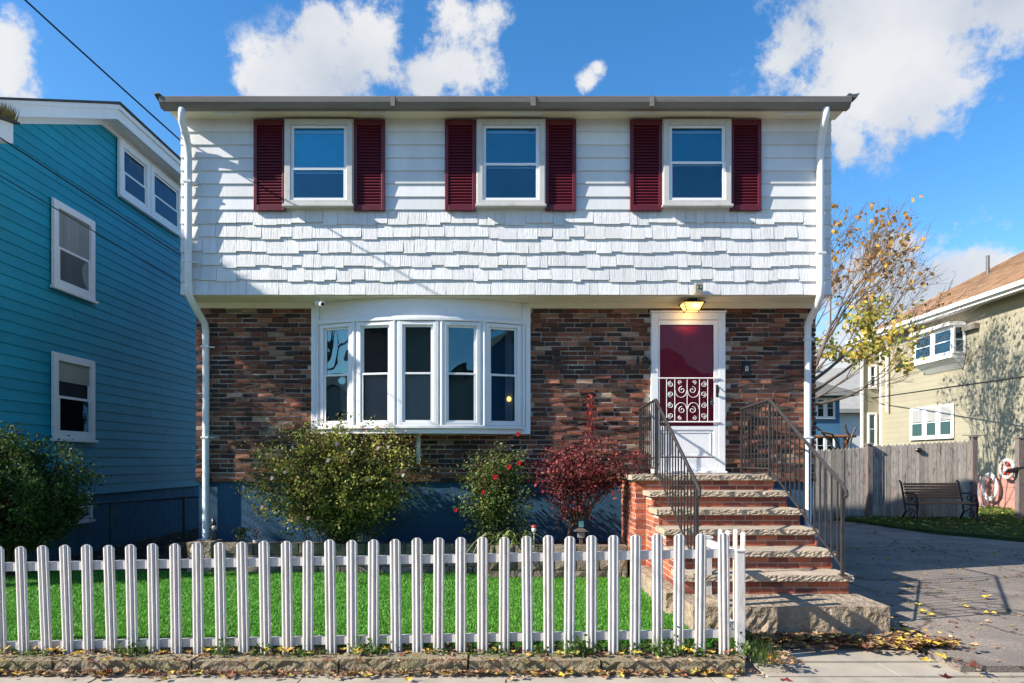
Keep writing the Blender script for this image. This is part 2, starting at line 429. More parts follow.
def backpt():
    while True:
        x = U(8.6, 16); y = U(11.5, 21)
        if x < 9.75 and y < 12.65 + (9.75 - x) * 1.7: continue
        if y < 12.62 - (x - 9.75) * .28: continue
        if R.random() < .35 and y < 15: continue
        return x, y
mb = MB(); blades(mb, 26000, backpt, .13, .07, [(.07, .13, .02), (.05, .10, .015), (.12, .15, .03)], .014)
o = mb.build('back_lawn_grass', M['blade']); o['kind'] = 'stuff'; tag(o, 'rough green grass around the bench by the grey wooden fence', 'grass')
# planting bed
mb = MB(); mb.prism([(-4.4, 8.72), (-.35, 8.6), (-.2, 8.32), (1.45, 8.32), (1.45, 9.1), (-4.4, 9.1)], 'z', 0, .50)
struct(mb.build('garden_bed', M['soil']))

# garden wall
gw = thing('garden_wall', (-1.2, 8.3, .1), 'low grey brown stone block wall along the back of the green lawn', 'garden wall')
def stonewall(parent, x0, y0, x1, y1, zb, zt, rows):
    mb = MB(); W = math.hypot(x1 - x0, y1 - y0); u = Vector(((x1 - x0) / W, (y1 - y0) / W, 0)); nrm = Vector((u.y, -u.x, 0))
    h = (zt - zb) / rows
    for r in range(rows):
        x = -U(0, .15)
        while x < W:
            L = U(.17, .30); a = max(x, 0); b = min(x + L, W); x += L
            if b - a < .03: continue
            k = U(.6, 1.25); c = (.23 * k, .185 * k, .14 * k)
            z0 = zb + r * h + .004; z1 = z0 + h - .008
            q = []
            for (s, zz) in ((a + .005, z0), (b - .005, z0), (b - .005, z1), (a + .005, z1)):
                q.append(Vector((x0, y0, zz)) + u * s)
            bk = [p - nrm * .18 for p in q]; fr = [p + nrm * U(-.012, .012) for p in q]
            cen = sum(fr, Vector()) / 4 + nrm * U(.005, .03)
            mb.mesh(bk + fr + [cen], [(4, 5, 8), (5, 6, 8), (6, 7, 8), (7, 4, 8), (0, 1, 5, 4), (1, 2, 6, 5), (2, 3, 7, 6), (3, 0, 4, 7)], c)
    mb.build('stone_course', M['wallstone'], parent)
    mb = MB(); mb.hexa([Vector((x0, y0, zb - .1)) - nrm * .015, Vector((x1, y1, zb - .1)) - nrm * .015, Vector((x1, y1, zb - .1)) - nrm * .16, Vector((x0, y0, zb - .1)) - nrm * .16,
                        Vector((x0, y0, zt - .02)) - nrm * .015, Vector((x1, y1, zt - .02)) - nrm * .015, Vector((x1, y1, zt - .02)) - nrm * .16, Vector((x0, y0, zt - .02)) - nrm * .16])
    mb.build('wall_core', M['soil'], parent)
stonewall(gw, -.2, 8.2, 1.48, 8.2, .11, .56, 3)
stonewall(gw, -3.95, 8.60, -.2, 8.50, .11, .54, 3)
mb = MB(); roughslab(mb, -4.02, -3.72, 8.50, 8.85, .1, .56, .02, .06, 3); mb.build('corner_block', M['concrete'], gw)

# ------------------------------------------------------------------ MAIN HOUSE
HX = 4.13; Y1 = 9.0; Y2 = 8.55; YB = 14.5
house = thing('house', (0, 9.0, 0), 'two storey house with white shake upper floor and dark brick lower floor with maroon shutters', 'house')
mb = MB(); mb.box(-HX + .02, HX - .02, Y1 + .03, YB, 0, 1.31); mb.build('foundation', M['found'], house)
mb = MB(); mb.box(-HX + .012, HX - .012, Y1 + .012, YB - .02, 1.312, 3.685)
mb.build('mortar_wall', M['mortar'], house)
# brick facing, with openings for bay and door
BX0, BX1 = -2.53, .27
DX0, DX1 = (651 - 506) / 75, (724 - 506) / 75
def cond(a, z):
    X = a - HX; Z = z + 1.31
    if BX0 < X < BX1 and Z > 2.03: return False
    if DX0 < X < DX1 and Z < 3.55: return False
    return True
mb = MB(); bricks(mb, (-HX, Y1 + .012, 1.312), (1, 0, 0), (0, -1, 0), 2 * HX, 2.305, cond=cond, bulge=.030, prot=.014, rough=.005)
mb.build('brick_facing', M['brick'], house)
mb = MB(); bricks(mb, (-HX + .012, YB, 1.312), (0, -1, 0), (-1, 0, 0), YB - Y1 - .02, 2.37, bulge=.008)
bricks(mb, (HX - .012, Y1 + .02, 1.312), (0, 1, 0), (1, 0, 0), YB - Y1 - .02, 2.37, bulge=.008)
mb.build('side_brick_facing', M['brick'], house)
# upper storey
Z2, ZS = 3.69, 5.93
mb = MB(); mb.box(-HX + .03, HX - .03, Y2 + .03, YB, Z2 + .012, ZS + .02); mb.build('upper_wall', M['clap'], house)
wc = lambda: (lambda k: (k, k * U(.985, 1), k * U(.96, 1)))(U(.88, 1.03))
ZJ = 1.6 + (460 - 209) / 79
mb = MB(); shingles(mb, (-HX, Y2 + .03, 0), (1, 0, 0), (0, -1, 0), 2 * HX, Z2 + .005, ZJ, .172, .10, .27, .019, .024, wc)
mb.build('shake_siding', M['shake'], house)
WIN = [(-2.36, 0), (.063, 1), (2.41, 2)]
def cond2(a, z):
    return True
mb = MB(); shingles(mb, (-HX, Y2 + .03, 0), (1, 0, 0), (0, -1, 0), 2 * HX, ZJ, ZS, .170, 1.1, 1.3, 0, .022, wc, gap=.003)
mb.build('clapboard_siding', M['clap'], house)
for sx, nx in ((-1, -1), (1, 1)):
    mb = MB(); shingles(mb, (sx * (HX - .03), YB if sx < 0 else Y2 + .03, 0), (0, sx, 0), (nx, 0, 0), YB - Y2 - .03, Z2 + .005, ZS, .172, .5, .8, 0, .028, wc)
    mb.build('side_siding', M['clap'], house)
# soffits and frieze
mb = MB(); mb.box(-HX + .03, HX - .03, Y2 + .04, Y1 + .01, Z2 - .005, Z2 + .010); mb.box(-HX, BX0 - .03, Y1 - .06, Y1 + .01, Z2 - .075, Z2 - .006); mb.box(BX1 + .03, HX, Y1 - .06, Y1 + .01, Z2 - .075, Z2 - .006)
mb.build('overhang_soffit', M['cream'], house)
mb = MB(); mb.box(-HX - .06, HX + .06, 8.33, Y2 + .05, ZS + .002, ZS + .02); mb.box(-HX - .06, HX + .06, 8.30, 8.33, ZS - .0, ZS + .10)
mb.build('eave_soffit', M['cream'], house)
for cx in (228, 374, 528, 640, 792):
    X = (cx - 506) / 80; mb = MB()
    mb.box(X - .17, X + .17, 8.40, 8.47, ZS - .004, ZS + .001)
    for q in range(9): mb.box(X - .15 + q * .035, X - .13 + q * .035, 8.405, 8.465, ZS - .009, ZS - .0045)
    mb.build('soffit_vent', M['white'], house)
# gutter
mb = MB()
prof = [(8.335, 5.905), (8.335, 6.02), (8.33, 6.02), (8.33, 5.911), (8.255, 5.911), (8.212, 5.965), (8.212, 6.015), (8.200, 6.022), (8.195, 6.015), (8.205, 5.955), (8.25, 5.90)]
mb.prism(prof, 'x', -4.22, 4.20)
for X in (-4.22, 4.19): mb.prism([(8.335, 5.905), (8.335, 6.02), (8.20, 6.02), (8.205, 5.955), (8.25, 5.90)], 'x', X, X + .012)
mb.box(.3, .36, 8.19, 8.21, 5.9, 6.02)
for X in (-1.4, 1.75): mb.box(X, X + .05, 8.193, 8.21, 5.9, 6.024)
mb.build('gutter', M['gutter'], house)
mb = MB(); mb.box(-4.27, -4.19, 8.18, 8.30, 6.02, 6.055, j=.012); mb.build('flashing', M['metalgrey'], house)
mb = MB(); mb.prism([(4.13, 6.02), (4.26, 6.0), (4.30, 6.06), (4.22, 6.045), (4.17, 6.06)], 'y', 8.2, 8.3)
mb.build('flashing', M['metalgrey'], house)
# roof
mb = MB(); e = 4.24; y0, y1 = 8.29, 14.8; rz = 6.02; s = .33
h = (y1 - y0) / 2 * s; ym = (y0 + y1) / 2
A = [(-e, y0, rz), (e, y0, rz), (e, y1, rz), (-e, y1, rz)]; rg = [(-.2, ym, rz + e * s), (.2, ym, rz + e * s)]
mb.mesh(A + rg, [(0, 1, 5, 4), (1, 2, 5), (2, 3, 4, 5), (3, 0, 4), (3, 2, 1, 0)])
mb.build('roof', M['darkroof'], house)

def boxT(mb, T, x0, x1, y0, y1, z0, z1, col=(1, 1, 1)):
    p = [(x0, y0, z0), (x1, y0, z0), (x1, y1, z0), (x0, y1, z0), (x0, y0, z1), (x1, y0, z1), (x1, y1, z1), (x0, y1, z1)]
    mb.hexa([T @ Vector(q) for q in p], col)
# local frame: x along the wall, -y outward, z up, origin = bottom centre on the wall face
def window(parent, T, w, h, cas=.06, sash=.045, proud=.055, meet=.5, sill=.03, blind=None, bfrac=1., blind_low=None, glass='glass', paint='vinyl', sillx=.02, name='window', deep=.012, backing=True, spaint=None, headrail=False):
    m = MB(); a = w / 2
    boxT(m, T, -a, -a + cas, -proud, 0, 0, h); boxT(m, T, a - cas, a, -proud, 0, 0, h)
    boxT(m, T, -a + cas, a - cas, -proud, 0, h - cas, h); boxT(m, T, -a + cas, a - cas, -proud, 0, 0, cas * .8)
    # outer bead
    bd = .012
    boxT(m, T, -a - bd, -a, -proud * .6, 0, 0, h + bd); boxT(m, T, a, a + bd, -proud * .6, 0, 0, h + bd); boxT(m, T, -a, a, -proud * .6, 0, h, h + bd)
    fr = m.build(name, M[paint], parent, bevel=.004)
    x0, x1, z0, z1 = -a + cas, a - cas, cas * .8, h - cas
    zm = z0 + (z1 - z0) * meet
    for (lo, hi, yo) in ((z0, zm + .015, -proud + .012), (zm - .015, z1, -proud + .030)):
        m = MB(); s = sash; yy = yo + .018
        boxT(m, T, x0, x0 + s, yo, yy, lo, hi); boxT(m, T, x1 - s, x1, yo, yy, lo, hi)
        boxT(m, T, x0 + s, x1 - s, yo, yy, hi - s * .8, hi); boxT(m, T, x0 + s, x1 - s, yo, yy, lo, lo + s * .8)
        m.build('sash', M[spaint or paint], fr, bevel=.003)
        m = MB(); yg = yo + .010
        m.face([T @ Vector(q) for q in ((x0 + s, yg, lo + s * .8), (x1 - s, yg, lo + s * .8), (x1 - s, yg, hi - s * .8), (x0 + s, yg, hi - s * .8))])
        m.build('pane', M[glass], fr)
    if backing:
        m = MB(); m.face([T @ Vector(q) for q in ((x0, -.004, z0), (x1, -.004, z0), (x1, -.004, z1), (x0, -.004, z1))]); m.build('room_shade_panel', M['dark'], fr)  # flat panel on the wall face, room darkness painted in its colour
    if blind:
        zb = z1 - (z1 - z0) * bfrac
        m = MB(); m.face([T @ Vector(q) for q in ((x0 + .01, -deep, zb), (x1 - .01, -deep, zb), (x1 - .01, -deep, z1), (x0 + .01, -deep, z1))]); m.build('blind', M[blind], fr)
    if headrail:
        m = MB(); boxT(m, T, x0 + .05, x1 - .05, -.030, -.016, z1 - sash - .055, z1 - sash - .028); m.build('blind_rail', M['vinyl'], fr); m = MB(); boxT(m, T, x0 + .05, x1 - .05, -.030, -.016, z0 + (z1 - z0) * (1 - bfrac) - .015, z0 + (z1 - z0) * (1 - bfrac)); m.build('blind_rail', M['vinyl'], fr)
    if sill:
        m = MB(); boxT(m, T, -a - sillx, a + sillx, -proud - .025, 0, -sill, -.001); m.build('sill', M[paint], fr, bevel=.004)
    return fr
zb = 1.6 + (460 - 206) / 79; zt = 1.6 + (460 - 121) / 79
for (X, i) in WIN:
    T = Matrix.Translation((X, Y2 + .012, zb))
    window(house, T, .85, zt - zb, cas=.07, sash=.04, proud=.075, meet=(.42, .48, .5)[i], blind=('blind', 'blindn', 'blindn')[i], bfrac=(.62, .55, .52)[i], sill=.03, paint='casing', spaint='vinyl', headrail=True)
# shutters
def shutter(X0, X1, z0, z1):
    m = MB(); y0 = Y2 - .028; y1 = Y2 + .012; f = .045
    m.box(X0, X0 + f, y0, y1, z0, z1); m.box(X1 - f, X1, y0, y1, z0, z1)
    m.box(X0 + f, X1 - f, y0, y1, z1 - .075, z1); m.box(X0 + f, X1 - f, y0, y1, z0, z0 + .07)
    m.box(X0 + f, X1 - f, y0 + .028, y1 - .002, z0 + .07, z1 - .075)
    o = m.build('shutter', M['shutter'], house, bevel=.004)
    m = MB(); n = 27; zz = z0 + .07; st = (z1 - .075 - zz) / n
    for k in range(n):
        a = zz + k * st
        m.hexa([(X0 + f, y0 + .006, a), (X1 - f, y0 + .006, a), (X1 - f, y0 + .027, a + st * .8), (X0 + f, y0 + .027, a + st * .8),
                (X0 + f, y0 + .008, a + .009), (X1 - f, y0 + .008, a + .009), (X1 - f, y0 + .027, a + st * .8 + .006), (X0 + f, y0 + .027, a + st * .8 + .006)])
    m.build('louvres', M['shutter'], o)
for a, b in ((254, 286), (354, 385), (445, 476), (545, 576), (630, 662), (730, 761)):
    shutter((a - 506) / 79, (b - 506) / 79, 1.6 + (460 - 211) / 79, 1.6 + (460 - 120) / 79)

# downspouts
def downspout(pts, w=.085, straps=()):
    m = MB()
    m.tube(pts, w * .52, 12)
    o = m.build('downspout', M['pipe'], house, smooth=True)
    for (x, y, z) in straps:
        m = MB(); m.box(x - w * .6, x + w * .6, y - w * .56, y + w * .4, z - .012, z + .012); m.box(x - .012, x + w * 1.2, y + .02, y + .05, z - .01, z + .01)
        m.build('strap', M['pipe'], o)
yu = Y2 - .05; yl = Y1 - .05
downspout([(-3.97, 8.27, 5.91), (-3.97, 8.27, 5.84), (-3.985, 8.30, 5.76), (-4.0, 8.44, 5.66), (-4.01, yu, 5.56), (-4.0, yu, 5.4), (-4.0, yu, 3.78), (-4.0, yu + .02, 3.68), (-3.99, yu + .1, 3.60), (-3.985, yl - .1, 3.45), (-3.98, yl - .03, 3.40), (-3.98, yl, 3.3), (-3.98, yl, .58), (-3.98, yl - .04, .52), (-3.96, yl - .14, .47)],
          straps=((-4.0, yu, 5.1), (-4.0, yu, 4.1), (-3.98, yl, 1.9), (-3.98, yl, 3.1)))
downspout([(3.92, 8.27, 5.91), (3.92, 8.27, 5.84), (3.92, 8.32, 5.75), (3.95, yu - .04, 5.62), (3.96, yu, 5.52), (3.96, yu, 5.3), (3.96, yu, 3.80), (3.97, yu + .02, 3.69), (3.98, yu + .12, 3.58), (4.0, yl - .08, 3.47), (4.0, yl, 3.38), (4.0, yl, 3.3), (4.0, yl, .75), (4.0, yl - .04, .68), (4.0, yl - .2, .62)],
          straps=((3.96, yu, 4.2), (4.0, yl, 1.9), (4.0, yl, 3.2)))

# bow window
zs0, zs1 = 2.05, 3.41   # glazed frame bottom / top
bcx = (BX0 + BX1) / 2; hw = 1.34; sag = .30
Rr = (hw * hw + sag * sag) / (2 * sag); ha = math.asin(hw / Rr)
def arc(t, r=0., ext=1.0):
    an = ha * t; return (bcx + (Rr + r) * math.sin(an), Y1 - .02 - sag + Rr - (Rr + r) * math.cos(an))
mb = MB()   # head panel
N_ = 20
def ring(r, zlo, zhi, mbx):
    out = [arc(-1 + 2 * i / N_, r) for i in range(N_ + 1)]
    poly = [(bcx + hw + .02, Y1 + .01)] + [(bcx - hw - .02, Y1 + .01)] + out
    mbx.prism(poly, 'z', zlo, zhi)
ring(.015, zs1 + .002, Z2 - .008, mb)
bow = mb.build('bow_window', M['white'], house)
mb = MB(); ring(.055, zs1 - .02, zs1 + .02, mb); ring(.035, zs1 + .021, zs1 + .045, mb); mb.build('head_moulding', M['white'], bow, bevel=.005)
mb = MB(); ring(.055, zs0 - .045, zs0 - .002, mb); ring(.02, zs0 - .11, zs0 - .046, mb); mb.build('sill', M['white'], bow, bevel=.006)
for XX in (BX0, BX1):
    mb = MB(); mb.box(XX - .055, XX + .055, Y1 - .05, Y1 + .01, zs0 - .11, Z2 - .01); mb.build('casing', M['white'], bow, bevel=.006)
mb = MB(); mb.box(bcx - hw, bcx + hw, Y1 - .004, Y1 + .008, zs0, zs1); mb.build('room_shade_panel', M['dark'], bow)  # dark sheet over the solid wall, painted as unlit interior
for k in range(5):
    t0 = -1 + 2 * k / 5; t1 = -1 + 2 * (k + 1) / 5
    a = Vector(arc(t0)); b = Vector(arc(t1)); c = (a + b) / 2; d = b - a; ang = math.atan2(d.y, d.x)
    T = Matrix.Translation((c.x, c.y, zs0)) @ Matrix.Rotation(ang, 4, 'Z')
    window(bow, T, d.length - .07, zs1 - zs0 - .03, cas=.045, sash=.032, proud=.05, meet=.5, sill=0, name='sash_unit', backing=False, deep=-.02, paint='white')
    if k in (1, 2):
        m = MB(); boxT(m, T, -d.length / 2 + .1, d.length / 2 - .1, .05, .06, .04, .66); m.build('sheer_curtain', M['sheer'], bow)
mb = MB()
for k in range(6):
    p = arc(-1 + 2 * k / 5)
    mb.box(p[0] - .05, p[0] + .05, p[1] - .03, p[1] + .05, zs0, zs1 - .02)
    mb.tube([(p[0] - .028, p[1] - .032, zs0), (p[0] - .028, p[1] - .032, zs1 - .02)], .018, 8); mb.tube([(p[0] + .028, p[1] - .032, zs0), (p[0] + .028, p[1] - .032, zs1 - .02)], .018, 8)
mb.build('mullions', M['white'], bow)
# curtain edges and table lamps glimpsed inside
mb = MB()
for px, pw in ((345, 6), (509, 6)):
    c = P(px, 380, 8.94); 
    for q in range(4): mb.tube([(c.x - .04 + q * .025, 8.95, zs0 + .03), (c.x - .04 + q * .025, 8.95, zs1 - .03)], .014, 6)
mb.build('curtain', M['curtain'], bow)
mb = MB()
for px, py in ((391, 389), (404, 389), (509, 399)): mb.ball(P(px, py, 8.93), (.03, .02, .035), 8, 6)
mb.build('lamp_glow', M['amber'], bow)
mb = MB(); mb.tube([(-1.16, 8.93, 1.55), (-1.16, 8.93, 2.0)], .03, 10); mb.build('vent_pipe', M['pipe'], house, smooth=True)

# front door
DZ = 1.425
def dx(px): return (px - 506) / 75.3
def dz(py): return EYE + (460 - py) / 75.3
dy = Y1 - .04
mb = MB()
mb.box(dx(651), dx(658), dy - .02, Y1 + .02, DZ, dz(313)); mb.box(dx(718), dx(725), dy - .02, Y1 + .02, DZ, dz(313))
mb.box(dx(658), dx(718), dy - .02, Y1 + .02, dz(320), dz(313)); mb.box(dx(650), dx(726), dy - .04, Y1 + .0, dz(313) + .001, dz(313) + .025)
door = mb.build('front_door', M['white'], house, bevel=.006)
mb = MB(); mb.box(dx(658) , dx(718), dy + .03, Y1 + .01, DZ, dz(320)); mb.build('inner_door', M['doorred'], door)
mb = MB()
for q in (-1, 1):
    cx = dx(686.5) + q * .17
    for (a, b) in ((2.72, 3.36), (2.1, 2.6)):
        mb.box(cx - .11, cx + .11, dy + .024, dy + .031, a, a + .02); mb.box(cx - .11, cx + .11, dy + .024, dy + .031, b, b + .02)
        mb.box(cx - .13, cx - .11, dy + .024, dy + .031, a, b + .02); mb.box(cx + .11, cx + .13, dy + .024, dy + .031, a, b + .02)
mb.build('panel_moulding', M['doorred'], door)
mb = MB(); y0, y1 = dy - .015, dy + .012
gx0, gx1, gz0, gz1 = dx(659.5), dx(713.5), dz(426), dz(325)
mb.box(dx(658.3), gx0, y0, y1, DZ + .03, dz(320.5)); mb.box(gx1, dx(717.7), y0, y1, DZ + .03, dz(320.5))
mb.box(gx0, gx1, y0, y1, gz1, dz(320.5)); mb.box(gx0, gx1, y0, y1, dz(430), gz0)
mb.box(gx0, gx1, y0 + .012, y1 - .002, dz(457), dz(430)); mb.box(gx0, gx1, y0, y1, DZ + .03, dz(458))
mb.box(gx0 + .04, gx0 + .05, y0 + .004, y0 + .012, dz(455), dz(433)); mb.box(gx1 - .05, gx1 - .04, y0 + .004, y0 + .012, dz(455), dz(433))
mb.box(gx0 + .04, gx1 - .04, y0 + .004, y0 + .012, dz(433), dz(432)); mb.box(gx0 + .04, gx1 - .04, y0 + .004, y0 + .012, dz(456), dz(455))
mb.build('storm_door', M['vinyl'], door, bevel=.004)
mb = MB(); mb.face([(gx0, dy, gz0), (gx1, dy, gz0), (gx1, dy, gz1), (gx0, dy, gz1)]); mb.build('glass', M['glassd'], door)
mb = MB(); r = .0042; yg = dy - .03
def spiral(cx, cz, rad, turns, start, sgn):
    pts = []
    n = int(14 * turns)
    for i in range(n + 1):
        t = i / n; rr = rad * (1 - t * .78); an = start + sgn * t * turns * 2 * math.pi
        pts.append((cx + rr * math.cos(an), yg, cz + rr * math.sin(an)))
    return pts
mb.tube([(dx(658), yg, dz(378.5)), (dx(719), yg, dz(378.5))], .009, 6); mb.tube([(dx(658), yg, dz(422)), (dx(719), yg, dz(422))], .009, 6)
for px in (666, 674.2, 686.5, 698.8, 707): mb.tube([(dx(px), yg, dz(378.5)), (dx(px), yg, dz(422))], r, 6)
PI = math.pi
for sgn in (-1, 1):
    cx = dx(686.5)
    # big scrolls in the middle: leave the centre bar, sweep outward, curl in
    for (yc, vs) in ((390.3, 1), (410.2, -1)):
        c = cx + sgn * .068; zc = dz(yc)
        mb.tube(spiral(c, zc, .068 * .72, 1.25, PI / 2 if sgn > 0 else PI / 2, -sgn * 1), r, 5)
        # outer sweep from outer bar over to the centre bar
        o = []
        for i in range(13):
            t = i / 12; an = -PI * t
            o.append((cx + sgn * (.082 + .075 * math.cos(an)), yg, zc - vs * .012 + vs * .085 * math.sin(an)))
        mb.tube(o, r, 5)
        mb.tube(spiral(cx + sgn * .095, zc + vs * .105, .028, 1.3, -PI / 2 * vs, sgn * vs), r, 5)
    # side columns of S scrolls
    xc = dx(670.1) if sgn < 0 else dx(702.9)
    for i, py in enumerate((384.5, 394.5, 405.5, 416)):
        mb.tube(spiral(xc, dz(py), .040, 1.5, (PI / 2 if i % 2 == 0 else -PI / 2), sgn * (1 if i % 2 else -1)), r, 5)
mb.build('scroll_grille', M['white'], door)
mb = MB(); mb.tube([(dx(716.5), dy - .03, dz(396)), (dx(717), dy - .06, dz(392)), (dx(717), dy - .06, dz(388)), (dx(716.5), dy - .03, dz(386))], .011, 6); mb.box(dx(715.4), dx(718), dy - .02, dy - .01, dz(397), dz(385)); mb.build('handle', M['black'], door)
mb = MB(); mb.ball((dx(711.5), dy - .0, dz(402)), .022); mb.box(dx(710.7), dx(712.5), dy - .004, dy + .02, dz(405), dz(398)); mb.build('inner_knob', M['metalgrey'], door)
mb = MB(); mb.box(dx(651), dx(725), dy - .10, Y1, DZ - .002, DZ + .028); mb.build('threshold', M['vinyl'], door, bevel=.005)
# house number
cu = bpy.data.curves.new('num', 'FONT'); cu.body = '12'; cu.size = .20; cu.extrude = .008; cu.offset = .006; cu.space_character = 1.05
tmp = bpy.data.objects.new('num', cu); COL.objects.link(tmp); bpy.context.view_layer.update()
me = bpy.data.meshes.new_from_object(tmp.evaluated_get(bpy.context.evaluated_depsgraph_get())); bpy.data.objects.remove(tmp)
me.transform(Matrix.Translation((dx(633.5), Y1 - .082 - 9.0, dz(368))) @ Matrix.Rotation(PI / 2, 4, 'X')); me.materials.clear(); me.materials.append(M['black'])
num = bpy.data.objects.new('house_number', me); COL.objects.link(num); num.parent = house
# intercom
mb = MB(); mb.box(dx(742.5), dx(750.5), Y1 - .045, Y1, dz(376), dz(361)); o = mb.build('doorbell', M['black'], house, bevel=.004)
mb = MB(); mb.box(dx(744.8), dx(748.2), Y1 - .052, Y1 - .046, dz(371), dz(366)); mb.build('button', M['curtain'], o)
# lantern under the overhang
c = P(692, 300, 8.74); zt_ = Z2 - .006
mb = MB(); mb.box(c.x - .05, c.x + .05, 8.68, 8.80, zt_ - .03, zt_)
mb.mesh([(c.x - .16, 8.62, zt_ - .06), (c.x + .16, 8.62, zt_ - .06), (c.x + .16, 8.88, zt_ - .06), (c.x - .16, 8.88, zt_ - .06), (c.x - .08, 8.69, zt_ - .028), (c.x + .08, 8.69, zt_ - .028), (c.x + .08, 8.82, zt_ - .028), (c.x - .08, 8.82, zt_ - .028)],
        [(3, 2, 1, 0), (4, 5, 6, 7), (0, 1, 5, 4), (1, 2, 6, 5), (2, 3, 7, 6), (3, 0, 4, 7)])
za, zb_ = zt_ - .062, zt_ - .155
ca = [(c.x + sx * .13, 8.75 + sy * .11, za) for sx, sy in ((-1, -1), (1, -1), (1, 1), (-1, 1))]
cb = [(c.x + sx * .085, 8.75 + sy * .065, zb_) for sx, sy in ((-1, -1), (1, -1), (1, 1), (-1, 1))]
for i in range(4):
    mb.tube([ca[i], cb[i]], .007, 5); mb.tube([cb[i], cb[(i + 1) % 4]], .007, 5)
lan = mb.build('wall_lantern', M['black'], house)
mb = MB(); sh = lambda p, k: (c.x + (p[0] - c.x) * k, 8.75 + (p[1] - 8.75) * k, p[2])
for i in range(4):
    mb.face([sh(cb[i], .97), sh(cb[(i + 1) % 4], .97), sh(ca[(i + 1) % 4], .97), sh(ca[i], .97)])
mb.face([sh(p, .97) for p in cb][::-1])
mb.build('lantern_glass', M['amber'], lan)
mb = MB(); mb.ball((c.x + .02, 8.70 - .05, zt_ - .1), (.035, .012, .025)); mb.build('bulb', M['bulb'], lan)
mb = MB(); q = P(698, 290, 8.5); mb.box(q.x - .045, q.x + .045, 8.44, 8.53, q.z - .05, q.z + .07); mb.box(q.x - .04, q.x + .04, 8.425, 8.445, q.z + .04, q.z + .065)
mb.ball((q.x - .018, 8.435, q.z + .02), .014); mb.ball((q.x + .02, 8.435, q.z + .02), .014); mb.build('motion_sensor', M['lampbody'], house)
pl = bpy.data.lights.new('lantern_light', 'POINT'); pl.energy = 1.0; pl.color = (1, .6, .25); pl.shadow_soft_size = .05
plo = bpy.data.objects.new('lantern_light', pl); COL.objects.link(plo); plo.location = (c.x, 8.74, zt_ - .2); plo.parent = None
# security camera
c2 = P(322, 304, 8.75); mb = MB(); mb.tube([(c2.x - .02, 8.72, Z2 - .008), (c2.x - .02, 8.72, Z2 - .05), (c2.x, 8.68, Z2 - .075)], .012, 6); mb.tube([(c2.x - .05, 8.70, Z2 - .07), (c2.x + .05, 8.60, Z2 - .105)], .035, 12)
sc = mb.build('security_camera', M['vinyl'], house); mb = MB(); mb.tube([(c2.x + .05, 8.60, Z2 - .105), (c2.x + .056, 8.594, Z2 - .107)], .022, 10); mb.build('lens', M['black'], sc)

# ------------------------------------------------------------------ STAIRS
st = thing('front_steps', (2.4, 7.2, .1), 'red brick front steps with rough sandstone treads leading up to the red door', 'steps')
ys = [8.0, 7.65, 7.30, 6.95, 6.60, 6.26]; tops = [1.42 - .178 * i for i in range(6)]
L0, L1 = 1.66, 3.20
mb = MB()
mb.prism([(ys[0] + .05, .06), (ys[0] + .05, 1.36), (9.0, 1.36), (9.0, .06)][::-1], 'x', 1.545, 3.18)
for i in range(1, 6): mb.box(L0 + .012, L1 - .012, ys[i] + .052, ys[i - 1] + .052, .06, tops[i] - .060)
mb.build('step_core', M['mortar2'], st)
for i in range(6):
    mb = MB(); a, b = (1.49, 3.225) if i == 0 else (L0 - .03, 3.225)
    roughslab(mb, a, b, ys[i], (9.0 if i == 0 else ys[i - 1] + .06), tops[i] - .058, tops[i], .0065, .022, 5)
    mb.build('tread', M['stone'], st)
    mb = MB(); zlo = tops[i] - .178 if i < 5 else .35
    w0 = (1.545 if i == 0 else L0) + .0
    bricks(mb, (w0, ys[i] + .052, zlo + .004), (1, 0, 0), (0, -1, 0), L1 - w0, tops[i] - .062 - zlo, .2, .0475, .0095, brickcol_stair, rough=.0015, prot=.007)
    mb.build('riser', M['stairbrick'], st)
mb = MB()
def sc_(a, z):
    y = 9.0 - a; zz = z + .35
    for i in range(6):
        if y > ys[i] + .05: return zz < tops[i] - .075
    return False
bricks(mb, (1.545, 9.0, .35), (0, -1, 0), (-1, 0, 0), 9.0 - 8.05, .99, .2, .052, .0095, brickcol_stair, cond=sc_, rough=.0015, prot=.007)
def sc2(a, z):
    y = 8.05 - a; zz = z + .35
    for i in range(1, 6):
        if y > ys[i] + .05: return zz < tops[i] - .08
    return False
bricks(mb, (L0 + .012, 8.05, .35), (0, -1, 0), (-1, 0, 0), 1.74, .9, .2, .052, .0095, brickcol_stair, cond=sc2, rough=.0015, prot=.007)
bricks(mb, (1.545, 8.052, .35), (1, 0, 0), (0, -1, 0), .13, .98, .2, .052, .0095, brickcol_stair, rough=.0015, prot=.007)
mb.build('side_brick_wall', M['stairbrick'], st)
mb = MB(); bricks(mb, (3.188, 6.31, .35), (0, 1, 0), (1, 0, 0), 2.69, .99, .2, .052, .0095, brickcol_stair, cond=lambda a, z: sc_(9.0 - (6.31 + a), z), rough=.0015, prot=.007)
mb.build('side_brick_wall', M['stairbrick'], st)
mb = MB(); roughslab(mb, 1.60, 3.28, 5.76, 6.75, .0, .348, .007, .045, 6); roughslab(mb, 1.52, 1.66, 6.4, 9.0, .0, .34, .02, .08, 4); mb.box(1.6, 3.2, 6.7, 9.0, .0, .345)
mb.build('concrete_base', M['concrete'], st)
mb = MB(); roughslab(mb, 1.9, 3.30, 5.70, 5.9, -.0, .12, .015, .05, 3); mb.build('footing', M['concrete'], st)
